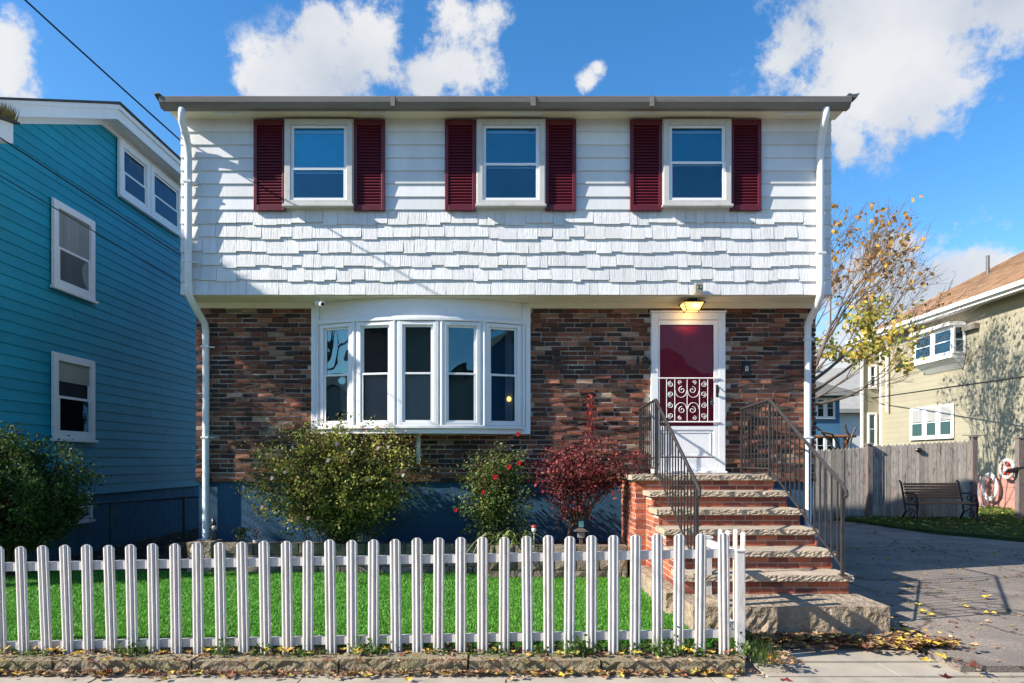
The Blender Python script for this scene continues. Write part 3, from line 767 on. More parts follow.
# railings
def railing(X):
    rt = lambda y: 2.31 if y >= 8.0 else 2.31 - (8.0 - y) * (2.31 - 1.36) / 1.74
    rb = lambda y: 1.50 if y >= 8.0 else 1.50 - (8.0 - y) * (1.50 - .60) / 1.74
    m = MB()
    pts = [(X, 8.98, 2.27), (X, 8.0, 2.31), (X, 6.26, 1.36), (X, 6.20, 1.31), (X, 6.195, 1.27), (X, 6.22, 1.25)]
    m.tube([Vector(p) + Vector((0, 0, .006)) for p in pts], .018, 6)
    rl = m.build('railing', M['iron'], st)
    m = MB(); m.tube([(X, 8.98, 1.50), (X, 8.0, 1.50), (X, 6.27, .60)], .011, 4); m.build('bottom_rail', M['iron'], rl)
    for y in (8.95, 8.0, 6.27):
        m = MB(); m.box(X - .013, X + .013, y - .013, y + .013, (1.42 if y > 7 else tops[5]), rt(y)); m.box(X - .03, X + .03, y - .03, y + .03, (1.42 if y > 7 else tops[5]), (1.43 if y > 7 else tops[5] + .01)); m.build('post', M['iron'], rl)
    y = 8.84
    while y > 6.33:
        if abs(y - 8.0) > .04:
            m = MB(); m.box(X - .0065, X + .0065, y - .0065, y + .0065, rb(y), rt(y)); m.build('baluster', M['iron'], rl)
        y -= .118
railing(1.775); railing(3.125)

# ------------------------------------------------------------------ PICKET FENCE
pf = thing('picket_fence', (-1.2, 5.3, .08), 'weathered white picket fence with rounded fluted pickets running along the sidewalk', 'picket fence')
FY = 5.30
def picket(parent, x, y, zb, zt, lean=0., rot=0.):
    w = .042; prof = [(-1, .0), (-1, -.010), (-.72, -.015), (-.52, -.013), (-.40, -.006), (-.24, -.017), (0, -.020), (.24, -.017), (.40, -.006), (.52, -.013), (.72, -.015), (1, -.010), (1, .0)]
    m = MB(); vs = []; n = len(prof); c, s = math.cos(rot), math.sin(rot)
    rows = []
    for k in range(3):
        row = []
        for (a, dyy) in prof:
            top = zt - (1 - math.sqrt(max(0, 1 - (abs(a) * .93) ** 2.2))) * w * 1.0
            z = (zb, (zb + top) / 2, top)[k] ; dxx = a * w
            lx = lean * (zt - z) / (zt - zb)
            row.append((x + lx + dxx * c - dyy * s, y + dxx * s + dyy * c, z))
        rows.append(row)
    vs = rows[0] + rows[1] + rows[2]; fs = []
    for k in range(2):
        for i in range(n - 1): fs.append((k * n + i, k * n + i + 1, (k + 1) * n + i + 1, (k + 1) * n + i))
    fs.append(tuple([0, n, 2 * n] + [2 * n + i for i in range(1, n)] + [n + n - 1, n - 1]))  # back
    m.mesh(vs, fs[:-1])
    # back face as strips
    for i in range(n // 2):
        pass
    tb = [(rows[2][i][0] , rows[2][i][1], rows[2][i][2]) for i in range(n)]
    bk = []
    for i in range(n):
        a = prof[i][0] * w
        top = rows[2][i][2]; lx0 = lean; lx1 = lean * 0
        bk.append(((x + lean + a * c, y + a * s, zb), (x + a * c, y + a * s, top)))
    for i in range(n - 1):
        m.face([bk[i + 1][0], bk[i][0], bk[i][1], bk[i + 1][1]])
        m.face([tb[i], tb[i + 1], bk[i + 1][1], bk[i][1]])
    m.build('picket', M['picket'], parent)
px = 723.0; i = 0
while px > -60:
    x = (px - 506) / 127.3
    t = max(0, min(1, (px - 20) / 700)) if px > 20 else 0
    zt_p = .925 + .105 * t + U(-.006, .006); lean = .032 * (1 - min(1, t * 1.8)) + U(-.009, .009)
    picket(pf, x, FY, .075 + U(-.012, .012), zt_p, lean)
    px -= 21.85 + U(-.35, .35) + (.35 if t < .4 else 0)
xl = (-80 - 506) / 127.3; xr = 1.80
def railz(z0, z1, y0, y1, hh):
    m = MB(); m.hexa([(xl, y0, z0 - hh), (xr, y0, z1 - hh), (xr, y1, z1 - hh), (xl, y1, z0 - hh), (xl, y0, z0 + hh), (xr, y0, z1 + hh), (xr, y1, z1 + hh), (xl, y1, z0 + hh)]); return m
railz(.745, .865, FY + .006, FY + .045, .033).build('rail', M['picket'], pf)
railz(.125, .235, FY + .006, FY + .045, .031).build('rail', M['picket'], pf)
mb = MB(); mb.box(1.797, 1.863, FY - .045, FY + .025, .03, .885); mb.box(1.790, 1.870, FY - .052, FY + .032, .885, .90); mb.build('post', M['picket'], pf, bevel=.004)
# side return
sx = 1.865
m = MB(); m.box(sx - .01, sx + .03, FY + .05, 6.28, .80, .862); m.build('rail', M['picket'], pf)
m = MB(); m.box(sx - .01, sx + .03, FY + .05, 6.28, .20, .262); m.build('rail', M['picket'], pf)
m = MB(); m.box(sx - .05, sx + .05, 6.28, 6.38, .08, .87); m.box(sx - .06, sx + .06, 6.27, 6.39, .87, .89); m.build('post', M['picket'], pf)
for y, h_ in ((5.42, 1.03), (5.60, 1.02), (5.80, 1.0), (6.0, .98)): picket(pf, sx + .032, y, .09, h_ + U(-.01, .01), 0, PI / 2)

# ------------------------------------------------------------------ BLUE HOUSE (left)
bx = -6.6
bh = thing('blue_house', (-9, 12, 0), 'tall teal blue shingled neighbour house with white trimmed windows and white eaves at left', 'house')
# wall outline in (y, z)
ztop = lambda y: 7.10 if y > 11.03 else 7.10 - (11.03 - y) * .49
fy = 8.3; by = 19.0
mb = MB(); mb.prism([(fy, 1.05), (by, 1.05), (by, 7.14), (11.03, 7.14), (fy, ztop(fy) + .04)], 'x', -14, bx - .03); mb.build('wall_core', M['bluesiding'], bh)
mb = MB(); k = 0
z = 1.05; ph = .150
while z < 7.1:
    y = fy
    while y < by:
        L = U(1.6, 2.6); a = y; b = min(y + L, by); y += L
        # clip to the rake
        if ztop(a) < z:
            if ztop(b) <= z: continue
            a = 11.03 - (7.10 - z) / .49
        zt1 = min(z + ph + .015, 7.12)
        g = .0025; kk = U(.9, 1.08); cc = (.001 * kk, .265 * kk, .37 * kk)
        t = .016
        vs = [(bx - .03, a + g, z), (bx - .03, b - g, z), (bx - .03 + t, b - g, z), (bx - .03 + t, a + g, z),
              (bx - .03, a + g, zt1), (bx - .03, b - g, zt1), (bx - .028, b - g, zt1), (bx - .028, a + g, zt1)]
        mb.mesh(vs, [(3, 2, 1, 0), (7, 6, 2, 3), (4, 7, 3, 0), (2, 6, 5, 1)], cc)
    z += ph
mb.build('shingle_siding', M['bluesiding'], bh)
mb = MB(); z = .0
mb.box(-14, bx - .06, fy, by, -.02, 1.06)
while z < 1.0:
    y = fy - (.2 if int(z * 5) % 2 else 0)
    while y < by:
        mb.box(bx - .065, bx - .045, max(fy, y + .006), min(by, y + .394), z + .006, min(z + .194, 1.045)); y += .4
    z += .2
mb.build('foundation', M['bluefound'], bh)
# trims and eaves
mb = MB(); ex = -6.30
zf = lambda y: ztop(y)
for (a, b) in ((fy - .12, 11.03), (11.03, by)):
    za, zb2 = zf(a), zf(b)
    if a >= 11.03: za = zb2 = 7.10
    mb.hexa([(bx - .02, a, za - .02), (bx + .012, a, za - .02), (bx + .012, b, zb2 - .02), (bx - .02, b, zb2 - .02), (bx - .02, a, za + .26), (bx + .012, a, za + .26), (bx + .012, b, zb2 + .26), (bx - .02, b, zb2 + .26)])
mb.build('frieze', M['white'], bh)
mb = MB()
for (a, b) in ((fy - .16, 10.95), (10.95, by)):
    o1 = .07; za, zb2 = zf(a) + o1, (zf(b) + o1)
    if a >= 10.9: za = zb2 = 7.06 + o1
    else: zb2 = 7.06 + o1
    mb.hexa([(ex - .03, a, za), (ex, a, za), (ex, b, zb2), (ex - .03, b, zb2), (ex - .03, a, za + .22), (ex, a, za + .22), (ex, b, zb2 + .22), (ex - .03, b, zb2 + .22)])
    mb.hexa([(bx - .02, a, za + .045), (ex - .03, a, za + .045), (ex - .03, b, zb2 + .045), (bx - .02, b, zb2 + .045), (bx - .02, a, za + .07), (ex - .03, a, za + .07), (ex - .03, b, zb2 + .07), (bx - .02, b, zb2 + .07)])
    mb.hexa([(ex - .001, a, za + .16), (ex + .03, a, za + .16), (ex + .03, b, zb2 + .16), (ex - .001, b, zb2 + .16), (ex - .001, a, za + .235), (ex + .03, a, za + .235), (ex + .03, b, zb2 + .235), (ex - .001, b, zb2 + .235)])
mb.build('eave', M['white'], bh)
mb = MB()
mb.prism([(fy - .18, zf(fy - .18) + .27), (10.95, 7.37), (by + .3, 7.37), (by + .3, 7.40), (10.94, 7.41), (fy - .18, zf(fy - .18) + .30)], 'x', -14.3, ex + .05)
mb.build('roof', M['darkroof'], bh)
# windows on the side wall (face +x)
def sideT(y, z): return Matrix.Translation((bx + .0, y, z)) @ Matrix.Rotation(PI / 2, 4, 'Z')
def yat(px): return 6.6 * F / (506 - px)
def zat(px, py, d=None):
    d = d or yat(px); return EYE + (460 - py) * d / F
ya, yb = yat(51.5), yat(94.5)
def swin(pa, pb, yb_, yt_, pm, **kw):
    a, b = yat(pa), yat(pb); z0 = zat(pa, yb_); z1 = zat(pa, yt_)
    return window(bh, sideT((a + b) / 2, z0), b - a, z1 - z0, cas=.105, sash=.045, proud=.04, paint='white', sill=.045, sillx=.04, glass='glassb', **kw)
swin(51.5, 93, 438, 352, 0, blind='blindw', bfrac=.28, meet=.5)
w = swin(51.5, 93, 285, 198, 0, blind='curtain', bfrac=.97, meet=.47)
a, b, c_ = yat(117), yat(148.5), yat(179.5)
for (p, q) in ((117.5, 148), (148.6, 179.5)):
    ya_, yb2 = yat(p), yat(q)
    z0 = zat(117.5, 194); z1 = zat(117.5, 137)
    window(bh, sideT((ya_ + yb2) / 2, z0), yb2 - ya_, z1 - z0, cas=.12, sash=.045, proud=.05, paint='white', sill=.04, sillx=.0, meet=.45, glass='glassb')
ya_, yb2 = yat(48), yat(90)
fr = window(bh, sideT((ya_ + yb2) / 2, .66), yb2 - ya_, .42, cas=.06, sash=.02, proud=.05, paint='white', sill=.04, glass='glass')
# lower porch eave at the frame edge
mb = MB(); z0 = 5.35
mb.hexa([(-7.2, 7.6, 5.28), (-5.95, 7.6, 5.28), (-5.95, 8.15, 5.42), (-7.2, 8.15, 5.42), (-7.2, 7.6, 5.52), (-5.95, 7.6, 5.52), (-5.95, 8.15, 5.66), (-7.2, 8.15, 5.66)])
mb.build('porch_roof', M['white'], bh)
mb = MB(); mb.hexa([(-7.2, 7.55, 5.517), (-5.9, 7.55, 5.517), (-5.9, 8.2, 5.675), (-7.2, 8.2, 5.675), (-7.2, 7.55, 5.54), (-5.9, 7.55, 5.54), (-5.9, 8.2, 5.70), (-7.2, 8.2, 5.70)]); mb.build('porch_roofing', M['darkroof'], bh)
mb = MB()
for k in range(500):
    y = U(7.65, 8.15); x = -5.9 - abs(R.gauss(0, .10)); z = 5.245 + (y - 6.35) * .243 + .005
    a = U(0, 6.28); hh = U(.08, .2)
    mb.mesh([(x - .006, y, z), (x + .006, y + .004, z), (x + U(-.06, .06), y + U(-.06, .06), z + hh)], [(0, 1, 2)], vary((.22, .17, .07)))
o = mb.build('roof_weeds', M['leaf']); tag(o, 'dry tufts of grass growing on the blue house porch roof edge', 'weeds'); o['kind'] = 'stuff'

# chain-link fence
cf = thing('chain_link_fence', (-5.9, 11, .1), 'low dark chain link fence in the shade beside the blue house', 'fence')
A = Vector((-6.45, 8.6, 0)); B = Vector((-5.2, 13.2, 0)); L = (B - A).length; u = (B - A).normalized()
mb = MB(); mb.tube([A + Vector((0, 0, .96)), B + Vector((0, 0, .94))], .02, 8); mb.build('top_rail', M['metalgrey'], cf)
for t in (0.02, .36, .68, 1.):
    p = A.lerp(B, t); mb = MB(); mb.tube([p + Vector((0, 0, .1)), p + Vector((0, 0, .97))], .025, 8); mb.build('post', M['metalgrey'], cf)
mb = MB(); s = -.8
while s < L:
    for sg in (1, -1):
        s0, s1 = (s, s + .8) if sg > 0 else (s + .8, s)
        za, zb3 = .14, .94
        # clip
        pts = []
        for q in (0, 1):
            pass
        def at(tt): return s0 + (s1 - s0) * tt
        t0, t1 = 0., 1.
        for tt in [i / 20 for i in range(21)]:
            if 0 <= at(tt) <= L: t0 = tt; break
        for tt in [1 - i / 20 for i in range(21)]:
            if 0 <= at(tt) <= L: t1 = tt; break
        if t1 > t0:
            mb.tube([A + u * at(t0) + Vector((0, 0, za + .8 * t0)), A + u * at(t1) + Vector((0, 0, za + .8 * t1))], .0022, 3, cap=False)
    s += .06
mb.build('wire_mesh', M['metalgrey'], cf)

# ------------------------------------------------------------------ GREEN HOUSE (right)
gx = 15.0
gh = thing('green_house', (19, 22, 0), 'pale olive green neighbour house with tan shingle hip roof and pink foundation', 'house')
gf, gb = 13.5, 27.1; ge = 6.5
mb = MB(); mb.box(gx + .03, 24, gf, gb, 1.12, ge); mb.build('wall_core', M['greenwall'], gh)
mb = MB(); gc = lambda: (lambda k: (k, k, k))(U(.94, 1.04))
shingles(mb, (gx + .03, gb, 0), (0, -1, 0), (-1, 0, 0), gb - gf, 1.12, ge, .19, 1.5, 3, 0, .009, gc)
mb.build('siding', M['greenwall'], gh)
mb = MB(); mb.box(gx + .06, 24, gf, gb, -.02, 1.12)
y = gf
while y < gb:
    for z in (.1, .44, .78): mb.box(gx + .045, gx + .065, y + .008, y + 1.2, z + .008, z + .33)
    y += 1.208
mb.build('foundation', M['pinkwall'], gh)
# rear bump-out
mb = MB(); mb.prism([(14.25, 27.1), (15.3, 27.1), (17.5, 30.5), (16.1, 30.5)], 'z', .1, 5.9); mb.build('rear_wing', M['greenwall'], gh)
mb = MB(); mb.box(14.22, 14.32, 27.04, 27.098, .1, 5.9); mb.box(gx - .02, gx + .06, 26.98, 27.098, .1, 6.3); mb.tube([(14.9, 26.4, 6.4), (14.9, 26.4, 3.5)], .05, 8); mb.tube([(14.9, 26.4, 6.2), (14.5, 27.0, 6.35)], .05, 8)
mb.build('corner_board', M['white'], gh)
for (pa, pb, yb_, yt_) in ((869, 876.5, 388, 365), (867.5, 876.5, 445, 413)):
    d = 27.08; a = (pa - 506) * d / F; b = (pb - 506) * d / F; z0 = EYE + (460 - yb_) * d / F; z1 = EYE + (460 - yt_) * d / F
    window(gh, Matrix.Translation(((a + b) / 2, d + .02, z0)), b - a, z1 - z0, cas=.06, sash=.03, proud=.06, paint='white', sill=.03)
def gyat(px, X=gx): return X * F / (px - 506)
def gT(y, z): return Matrix.Translation((gx, y, z)) @ Matrix.Rotation(-PI / 2, 4, 'Z')
# triple window
for (pa, pb) in ((911, 925), (925.3, 938.6), (938.9, 954)):
    a, b = gyat(pb), gyat(pa); z0 = EYE + (460 - 439) * gyat(911) / F; z1 = EYE + (460 - 409) * gyat(911) / F
    window(gh, gT((a + b) / 2, z0), (b - a) * .995, z1 - z0, cas=.08, sash=.035, proud=.05, paint='white', sill=.05, blind='curtain', bfrac=.45, sillx=0)
# oriel window
a, b = gyat(953, 14.6), gyat(914, 14.6); z0 = EYE + (460 - 360) * gyat(953) / F; z1 = EYE + (460 - 324) * gyat(953) / F
z0 = 5.08; z1 = 6.0
mb = MB()
mb.box(14.55, gx, a, b, z0 - .12, z0); mb.box(14.45, gx, a - .05, b + .05, z1, z1 + .12)
mb.mesh([(14.6, a, z0 - .12), (14.6, b, z0 - .12), (gx, b, z0 - .12), (gx, a, z0 - .12), (gx, b - .1, z0 - .45), (gx, a + .1, z0 - .45)], [(0, 1, 4, 5), (0, 5, 3), (1, 2, 4)])
mb.box(14.95, gx, a, b, z0, z1)
ori = mb.build('oriel_window', M['white'], gh)
mid = (a + b) / 2
for (s0, s1) in ((a, mid), (mid, b)):
    window(ori, Matrix.Translation((14.63, (s0 + s1) / 2, z0)) @ Matrix.Rotation(-PI / 2, 4, 'Z'), s1 - s0, z1 - z0, cas=.08, sash=.04, proud=.06, paint='white', sill=0, name='sash_unit')
window(ori, Matrix.Translation(((14.6 + gx) / 2, a + .01, z0)), gx - 14.6, z1 - z0, cas=.05, sash=.03, proud=.05, paint='white', sill=0, name='sash_unit', backing=False)
# roof
mb = MB(); X0, X1, Y0_, Y1_ = 14.5, 24.5, 12.8, 28.6; rs = .6; hh = 5.0 * rs
C4 = [(X0, Y0_, ge + .12), (X1, Y0_, ge + .12), (X1, Y1_, ge + .12), (X0, Y1_, ge + .12)]
rg = [(19.5, Y0_ + 5, ge + .12 + hh), (19.5, Y1_ - 5, ge + .12 + hh)]
mb.mesh(C4 + rg, [(0, 1, 4), (1, 2, 5, 4), (2, 3, 5), (3, 0, 4, 5)])
# shingle courses on the slope facing us
nr = 34
for k in range(nr):
    t = k / nr; t2 = (k + 1) / nr; off = .015
    def pt(tt, e): 
        x = X0 + 5 * tt; y = (Y0_ + 5 * tt) if e == 0 else (Y1_ - 5 * tt)
        return (x, y, ge + .12 + hh * tt)
    a0, a1, b0, b1 = pt(t, 0), pt(t, 1), pt(t2, 0), pt(t2, 1)
    y = a0[1]
    while y < a1[1]:
        yy = min(y + U(.25, .5), a1[1]); kq = U(.75, 1.2)
        mb.mesh([(a0[0], y, a0[2] + .025), (a0[0], yy, a0[2] + .025), (b0[0], min(yy, b1[1]), b0[2] + .006), (b0[0], min(max(y, b0[1]), b1[1]), b0[2] + .006)], [(3, 2, 1, 0)], (kq, kq * U(.92, 1.05), kq)); y = yy
mb.build('roof', M['tanroof'], gh)
mb = MB(); mb.box(X0 - .02, X0 + .1, Y0_, Y1_, ge - .10, ge + .10); mb.box(X0 + .1, gx + .02, Y0_, Y1_, ge - .02, ge + .02); mb.box(X0 - .12, X0 - .02, Y0_, Y1_, ge + .0, ge + .13); mb.box(X0 - .02, X1, Y1_ - .1, Y1_ + .02, ge - .1, ge + .12)
mb.build('eave', M['white'], gh)
mb = MB(); mb.tube([(17.2, 24.1, 7.6), (17.2, 24.1, 8.9)], .06, 8); mb.build('vent_pipe', M['metalgrey'], gh)
mb = MB(); mb.box(14.85, 15.0, 21.4, 22.0, 5.78, 5.95); mb.build('flood_light', M['gutter'], gh)

# hose reel on the pink foundation
hr = thing('hose_reel', (14.9, 20, .9), 'white hose with red and white reel hung on the pink foundation', 'hose reel')
mb = MB(); c = Vector((14.85, 20.0, 1.34))
ringp = [(14.85, 20 + .26 * math.cos(t * PI / 12), 1.34 + .26 * math.sin(t * PI / 12)) for t in range(25)]
mb.tube(ringp, .05, 6); mb.tube([(14.95, 20, 1.34), (14.78, 20, 1.34)], .07, 10); mb.build('reel', M['hose'], hr)
mb = MB()
for k in range(6):
    an = k * PI / 3; mb.tube([(14.83, 20, 1.34), (14.83, 20 + .24 * math.cos(an), 1.34 + .24 * math.sin(an))], .025, 5)
mb.build('spokes', M['redp'], hr)
mb = MB()
for q in range(4):
    cy = 20.7 + U(-.06, .06); rr = .33 + q * .03
    mb.tube([(14.82 + .01 * q, cy + rr * .8 * math.sin(t * PI / 10), .78 + rr * math.cos(t * PI / 10)) for t in range(21)], .018, 6)
mb.tube([(14.84, 21.1, 1.1), (14.8, 21.15, .6), (14.75, 20.95, .2), (14.7, 20.7, .17)], .018, 6)
mb.tube([(14.84, 21.5, 1.0), (14.8, 21.9, .95), (14.8, 22.2, .6), (14.8, 22.2, .15)], .018, 6)
mb.build('hose', M['hose'], hr)

# stockade fences
def stockade(name, x0, y0, x1, y1, z0, z1a, z1b, label, post=True):
    t = thing(name, ((x0 + x1) / 2, (y0 + y1) / 2, .1), label, 'fence', 'grey weathered board fence sections')
    A = Vector((x0, y0, 0)); B = Vector((x1, y1, 0)); L = (B - A).length; u = (B - A) / L; nn = Vector((u.y, -u.x, 0))
    mb = MB(); s = 0
    while s < L - .02:
        w = U(.085, .115); zt = z1a + (z1b - z1a) * s / L + U(-.012, .012)
        k = U(.7, 1.2); c = (.34 * k, .30 * k, .26 * k * U(.95, 1.05)); o = U(0, .012)
        p0 = A + u * (s + .004) + nn * o; p1 = A + u * (s + w - .004) + nn * o; b0 = p0 - nn * .02; b1 = p1 - nn * .02; pm = (p0 + p1) / 2; bm = (b0 + b1) / 2
        Z = lambda p, z: (p.x, p.y, z)
        vs = [Z(p0, z0), Z(p1, z0), Z(p1, zt - .05), Z(pm, zt), Z(p0, zt - .05), Z(b0, z0), Z(b1, z0), Z(b1, zt - .05), Z(bm, zt), Z(b0, zt - .05)]
        mb.mesh(vs, [(0, 1, 2, 3, 4), (9, 8, 7, 6, 5), (1, 6, 7, 2), (2, 7, 8, 3), (3, 8, 9, 4), (4, 9, 5, 0)], c)
        s += w
    mb.build('boards', M['wood'], t)
    mb = MB()
    for zz in (.5, 1.6): mb.hexa([A - nn * .06 + Vector((0, 0, zz)), B - nn * .06 + Vector((0, 0, zz)), B - nn * .022 + Vector((0, 0, zz)), A - nn * .022 + Vector((0, 0, zz)), A - nn * .06 + Vector((0, 0, zz + .08)), B - nn * .06 + Vector((0, 0, zz + .08)), B - nn * .022 + Vector((0, 0, zz + .08)), A - nn * .022 + Vector((0, 0, zz + .08))])
    mb.build('back_rail', M['wood'], t)
    return t
def fpost(t, x, y, z0, z1, r=.06):
    mb = MB(); mb.box(x - r, x + r, y - r, y + r, z0, z1, (.16, .13, .12)); mb.box(x - r - .02, x + r + .02, y - r - .02, y + r + .02, z1, z1 + .04, (.16, .13, .12)); mb.build('post', M['wood'], t)
f1 = stockade('wooden_fence', 4.3, 17.3, 9.15, 17.2, .06, 1.70, 1.93, 'grey weathered board fence section starting behind the brick house up to the first post')
fpost(f1, 9.2, 17.1, .1, 1.98)
f2 = stockade('wooden_fence', 9.27, 17.2, 11.6, 16.9, .14, 1.98, 2.10, 'grey weathered board fence section standing behind the bench')
fpost(f2, 11.68, 16.86, .1, 2.16)
mb = MB(); mb.ball(P(919, 450, 17.0) , (.09, .05, .06), 8, 6); mb.build('sensor_light', M['black'], f2)
mb = MB(); mb.box(11.4, 11.95, 16.84, 16.88, 2.21, 2.225); mb.build('cap_strip', M['metalgrey'], f2)
f3 = stockade('wooden_fence', 12.95, 17.0, 14.8, 17.0, .12, 2.1, 2.12, 'short grey fence end at the right edge near the white hose')
fpost(f3, 12.9, 16.95, .1, 2.14, .07)
mb = MB(); mb.box(12.55, 12.85, 16.9, 16.95, 1.28, 1.36, j=.01); mb.tube([(12.6, 16.92, 1.32), (12.95, 16.92, 1.42)], .05, 6); mb.build('latch', M['black'], f3)

# bench
bn = thing('park_bench', (10.4, 16.3, .13), 'wooden slat bench with black cast iron arms in front of the grey fence', 'bench')
bx0, bx1, byf, byb = 9.70, 11.05, 15.85, 16.35; bz = .13
mb = MB()
for k in range(5): mb.box(bx0, bx1, byf + k * .10, byf + k * .10 + .075, .56 + .004 * k, .585 + .004 * k)
mb.build('seat', M['slat'], bn, bevel=.004)
mb = MB()
for k in range(6):
    z = .66 + k * .065; y = byb + .03 + k * .025; mb.box(bx0 + .02, bx1 - .02, y, y + .02, z, z + .052)
mb.build('backrest', M['slat'], bn, bevel=.004)
for X in (bx0 - .03, bx1 + .03):
    mb = MB()
    mb.tube([(X, byf - .02, bz), (X, byf + .03, .35), (X, byf, .56), (X, byf + .05, .78), (X, byf + .2, .80), (X, byb + .08, .80)], [.025, .02, .03, .02, .02, .02], 6)
    mb.tube([(X, byb + .15, bz), (X, byb - .02, .36), (X, byb + .02, .56), (X, byb + .18, 1.06), (X, byb + .24, 1.09)], .024, 6)
    mb.tube([(X, byf, .54), (X, byb + .03, .54)], .02, 6)
    mb.tube([(X, byf + .02, .34), (X, (byf + byb) / 2, .44), (X, byb - .02, .34)], .014, 6)
    for (cy, cz, rr) in ((byf + .13, .68, .07), (byf + .30, .69, .06), (byf + .2, .30, .07)):
        mb.tube([(X, cy + rr * math.cos(t * PI / 6), cz + rr * math.sin(t * PI / 6)) for t in range(13)], .013, 5)
    mb.build('iron_side', M['black'], bn)

# far houses
fb = thing('far_blue_house', (13, 38, 0), 'small distant blue house with white windows seen between the downspout and olive house', 'house')
mb = MB(); mb.box(9, 17.3, 35, 43, 0, 4.9); mb.build('wall', M['farblue'], fb)
mb = MB(); mb.prism([(8.4, 4.9), (18.0, 4.9), (18.0, 5.05), (13.2, 6.3), (8.4, 5.05)], 'y', 34.4, 43.5); mb.build('roof', M['greyroof'], fb)
for (yb_, yt_) in ((418, 398), (455, 436)):
    d = 35; z0 = EYE + (460 - yb_) * d / F; z1 = EYE + (460 - yt_) * d / F
    for (pa, pb) in ((806, 815), (815.5, 824.8), (825, 834.5)):
        a = (pa - 506) * d / F; b = (pb - 506) * d / F
        window(fb, Matrix.Translation(((a + b) / 2, d, z0)), b - a, z1 - z0, cas=.07, sash=.03, proud=.08, paint='farwhite', sill=.05, sillx=0, blind='blindw' if yb_ < 430 else None, bfrac=.4)
fw = thing('far_white_house', (20, 46, 0), 'distant white house with grey roof between the small blue house and olive house', 'house')
mb = MB(); mb.box(17.0, 28, 42, 52, 0, 4.5); mb.build('wall', M['farwhite'], fw)
mb = MB(); mb.prism([(41.4, 4.5), (52.6, 4.5), (52.6, 4.65), (47, 8.0), (41.4, 4.75)], 'x', 14, 28.5); mb.build('roof', M['greyroof'], fw)
mb = MB(); mb.box(20.0, 20.5, 46, 46.5, 7.2, 8.6); mb.build('chimney', M['farwhite'], fw)

# trellis with bare vine
tr = thing('trellis', (8.7, 20.5, .1), 'rustic wooden post and rail trellis behind the grey fence', 'trellis')
mb = MB(); mb.tube([P(800, 437, 20), P(856, 436, 20)], .045, 6); mb.build('rail', M['slat'], tr)
for px in (802, 846):
    mb = MB(); p = P(px, 437, 20); mb.tube([(p.x, 20.05, .1), (p.x, 20.05, p.z + .02)], .055, 6); mb.build('post', M['slat'], tr)
vn = MB()
for pts in ([(814, 425), (822, 432), (828, 440), (836, 452)], [(820, 432), (832, 434), (838, 444), (843, 455)], [(845, 424), (847, 432), (850, 436), (846, 446)], [(856, 427), (852, 436), (850, 446), (848, 458)]):
    vn.tube([P(a, b, 19.8 + .1 * i) for i, (a, b) in enumerate(pts)], [.03, .035, .03, .04], 6)
o = vn.build('bare_vine', M['metalgrey']); tag(o, 'twisted bare vine stems climbing over the wooden trellis', 'vine')

# ------------------------------------------------------------------ VEGETATION
def branch(stems, p, d, L, r, depth, tips, bias=Vector((0, 0, .1)), spread=.6, nseg=4, keep=.8):
    pts = [p.copy()]; rs = [r]
    for i in range(nseg):
        d = (d + Vector((U(-1, 1), U(-1, 1), U(-1, 1))) * .16 + bias * .25).normalized()
        p = p + d * (L / nseg); pts.append(p.copy()); rs.append(max(r * (1 - .45 * (i + 1) / nseg), .004))
        if depth > 0 and i >= 1 and R.random() < keep:
            nd = (d + Vector((U(-1, 1), U(-1, 1), U(-.6, .9))) * spread).normalized()
            branch(stems, p.copy(), nd, L * U(.5, .75), rs[-1] * .6, depth - 1, tips, bias, spread, nseg, keep)
    stems.tube(pts, rs, 6 if r > .03 else 4)
    if depth > 0:
        for k in range(2):
            nd = (d + Vector((U(-1, 1), U(-1, 1), U(-.6, .9))) * spread).normalized()
            branch(stems, p.copy(), nd, L * U(.6, .8), rs[-1] * .75, depth - 1, tips, bias, spread, nseg, keep)
    else:
        tips += pts[1:]
R.seed(21)
t = thing('maple_tree', (8.1, 19, .1), 'thinning autumn tree with yellow and green leaves rising beside the white house corner', 'tree')
sm = MB(); tips = []
sm.tube([(8.1, 19, 0), (8.15, 19, 1.8), (8.3, 19, 3.4)], [.2, .16, .12], 10)
for (dv, L, r, z0) in (((.55, .0, .9), 2.3, .065, 3.3), ((.95, .1, .45), 2.5, .06, 3.2), ((.05, .1, 1), 2.2, .07, 3.3), ((1, -.2, .25), 1.9, .05, 3.0), ((.8, .2, .75), 2.4, .06, 3.4), ((.35, -.3, .8), 2.2, .06, 3.3), ((.9, -.5, .3), 1.4, .04, 3.2), ((.8, .5, .5), 1.5, .04, 3.4)):
    branch(sm, Vector((8.2, 19, z0)), Vector(dv).normalized(), L, r, 4, tips, Vector((.12, 0, .12)), .62, 4, .62)
sm.build('trunk', M['bark'], t)
mb = MB()
for p in tips:
    if p.x > 12.6 or p.z > 9.3 or p.z < 3.9 or (p.z < 6 and p.x > 11.6): continue
    low = max(0, min(1, (6.6 - p.z) / 3)); 
    if R.random() < .16 + .40 * low - .05 * max(0, p.x - 10.5):
        for q in range(R.choice((1, 1, 2)) + (1 if low > .2 and p.x < 11 else 0)):
            c = R.choice([(.55, .40, .08), (.60, .44, .08), (.36, .36, .08), (.42, .38, .08), (.28, .32, .07)]) if p.z < 6 else R.choice([(.50, .25, .06), (.55, .33, .06), (.35, .18, .06)])
            leafq(mb, p + Vector((U(-.15, .15), U(-.15, .15), U(-.2, .05))), .13, vary(c), asp=.9)
mb.build('crown', M['leaf'], t)

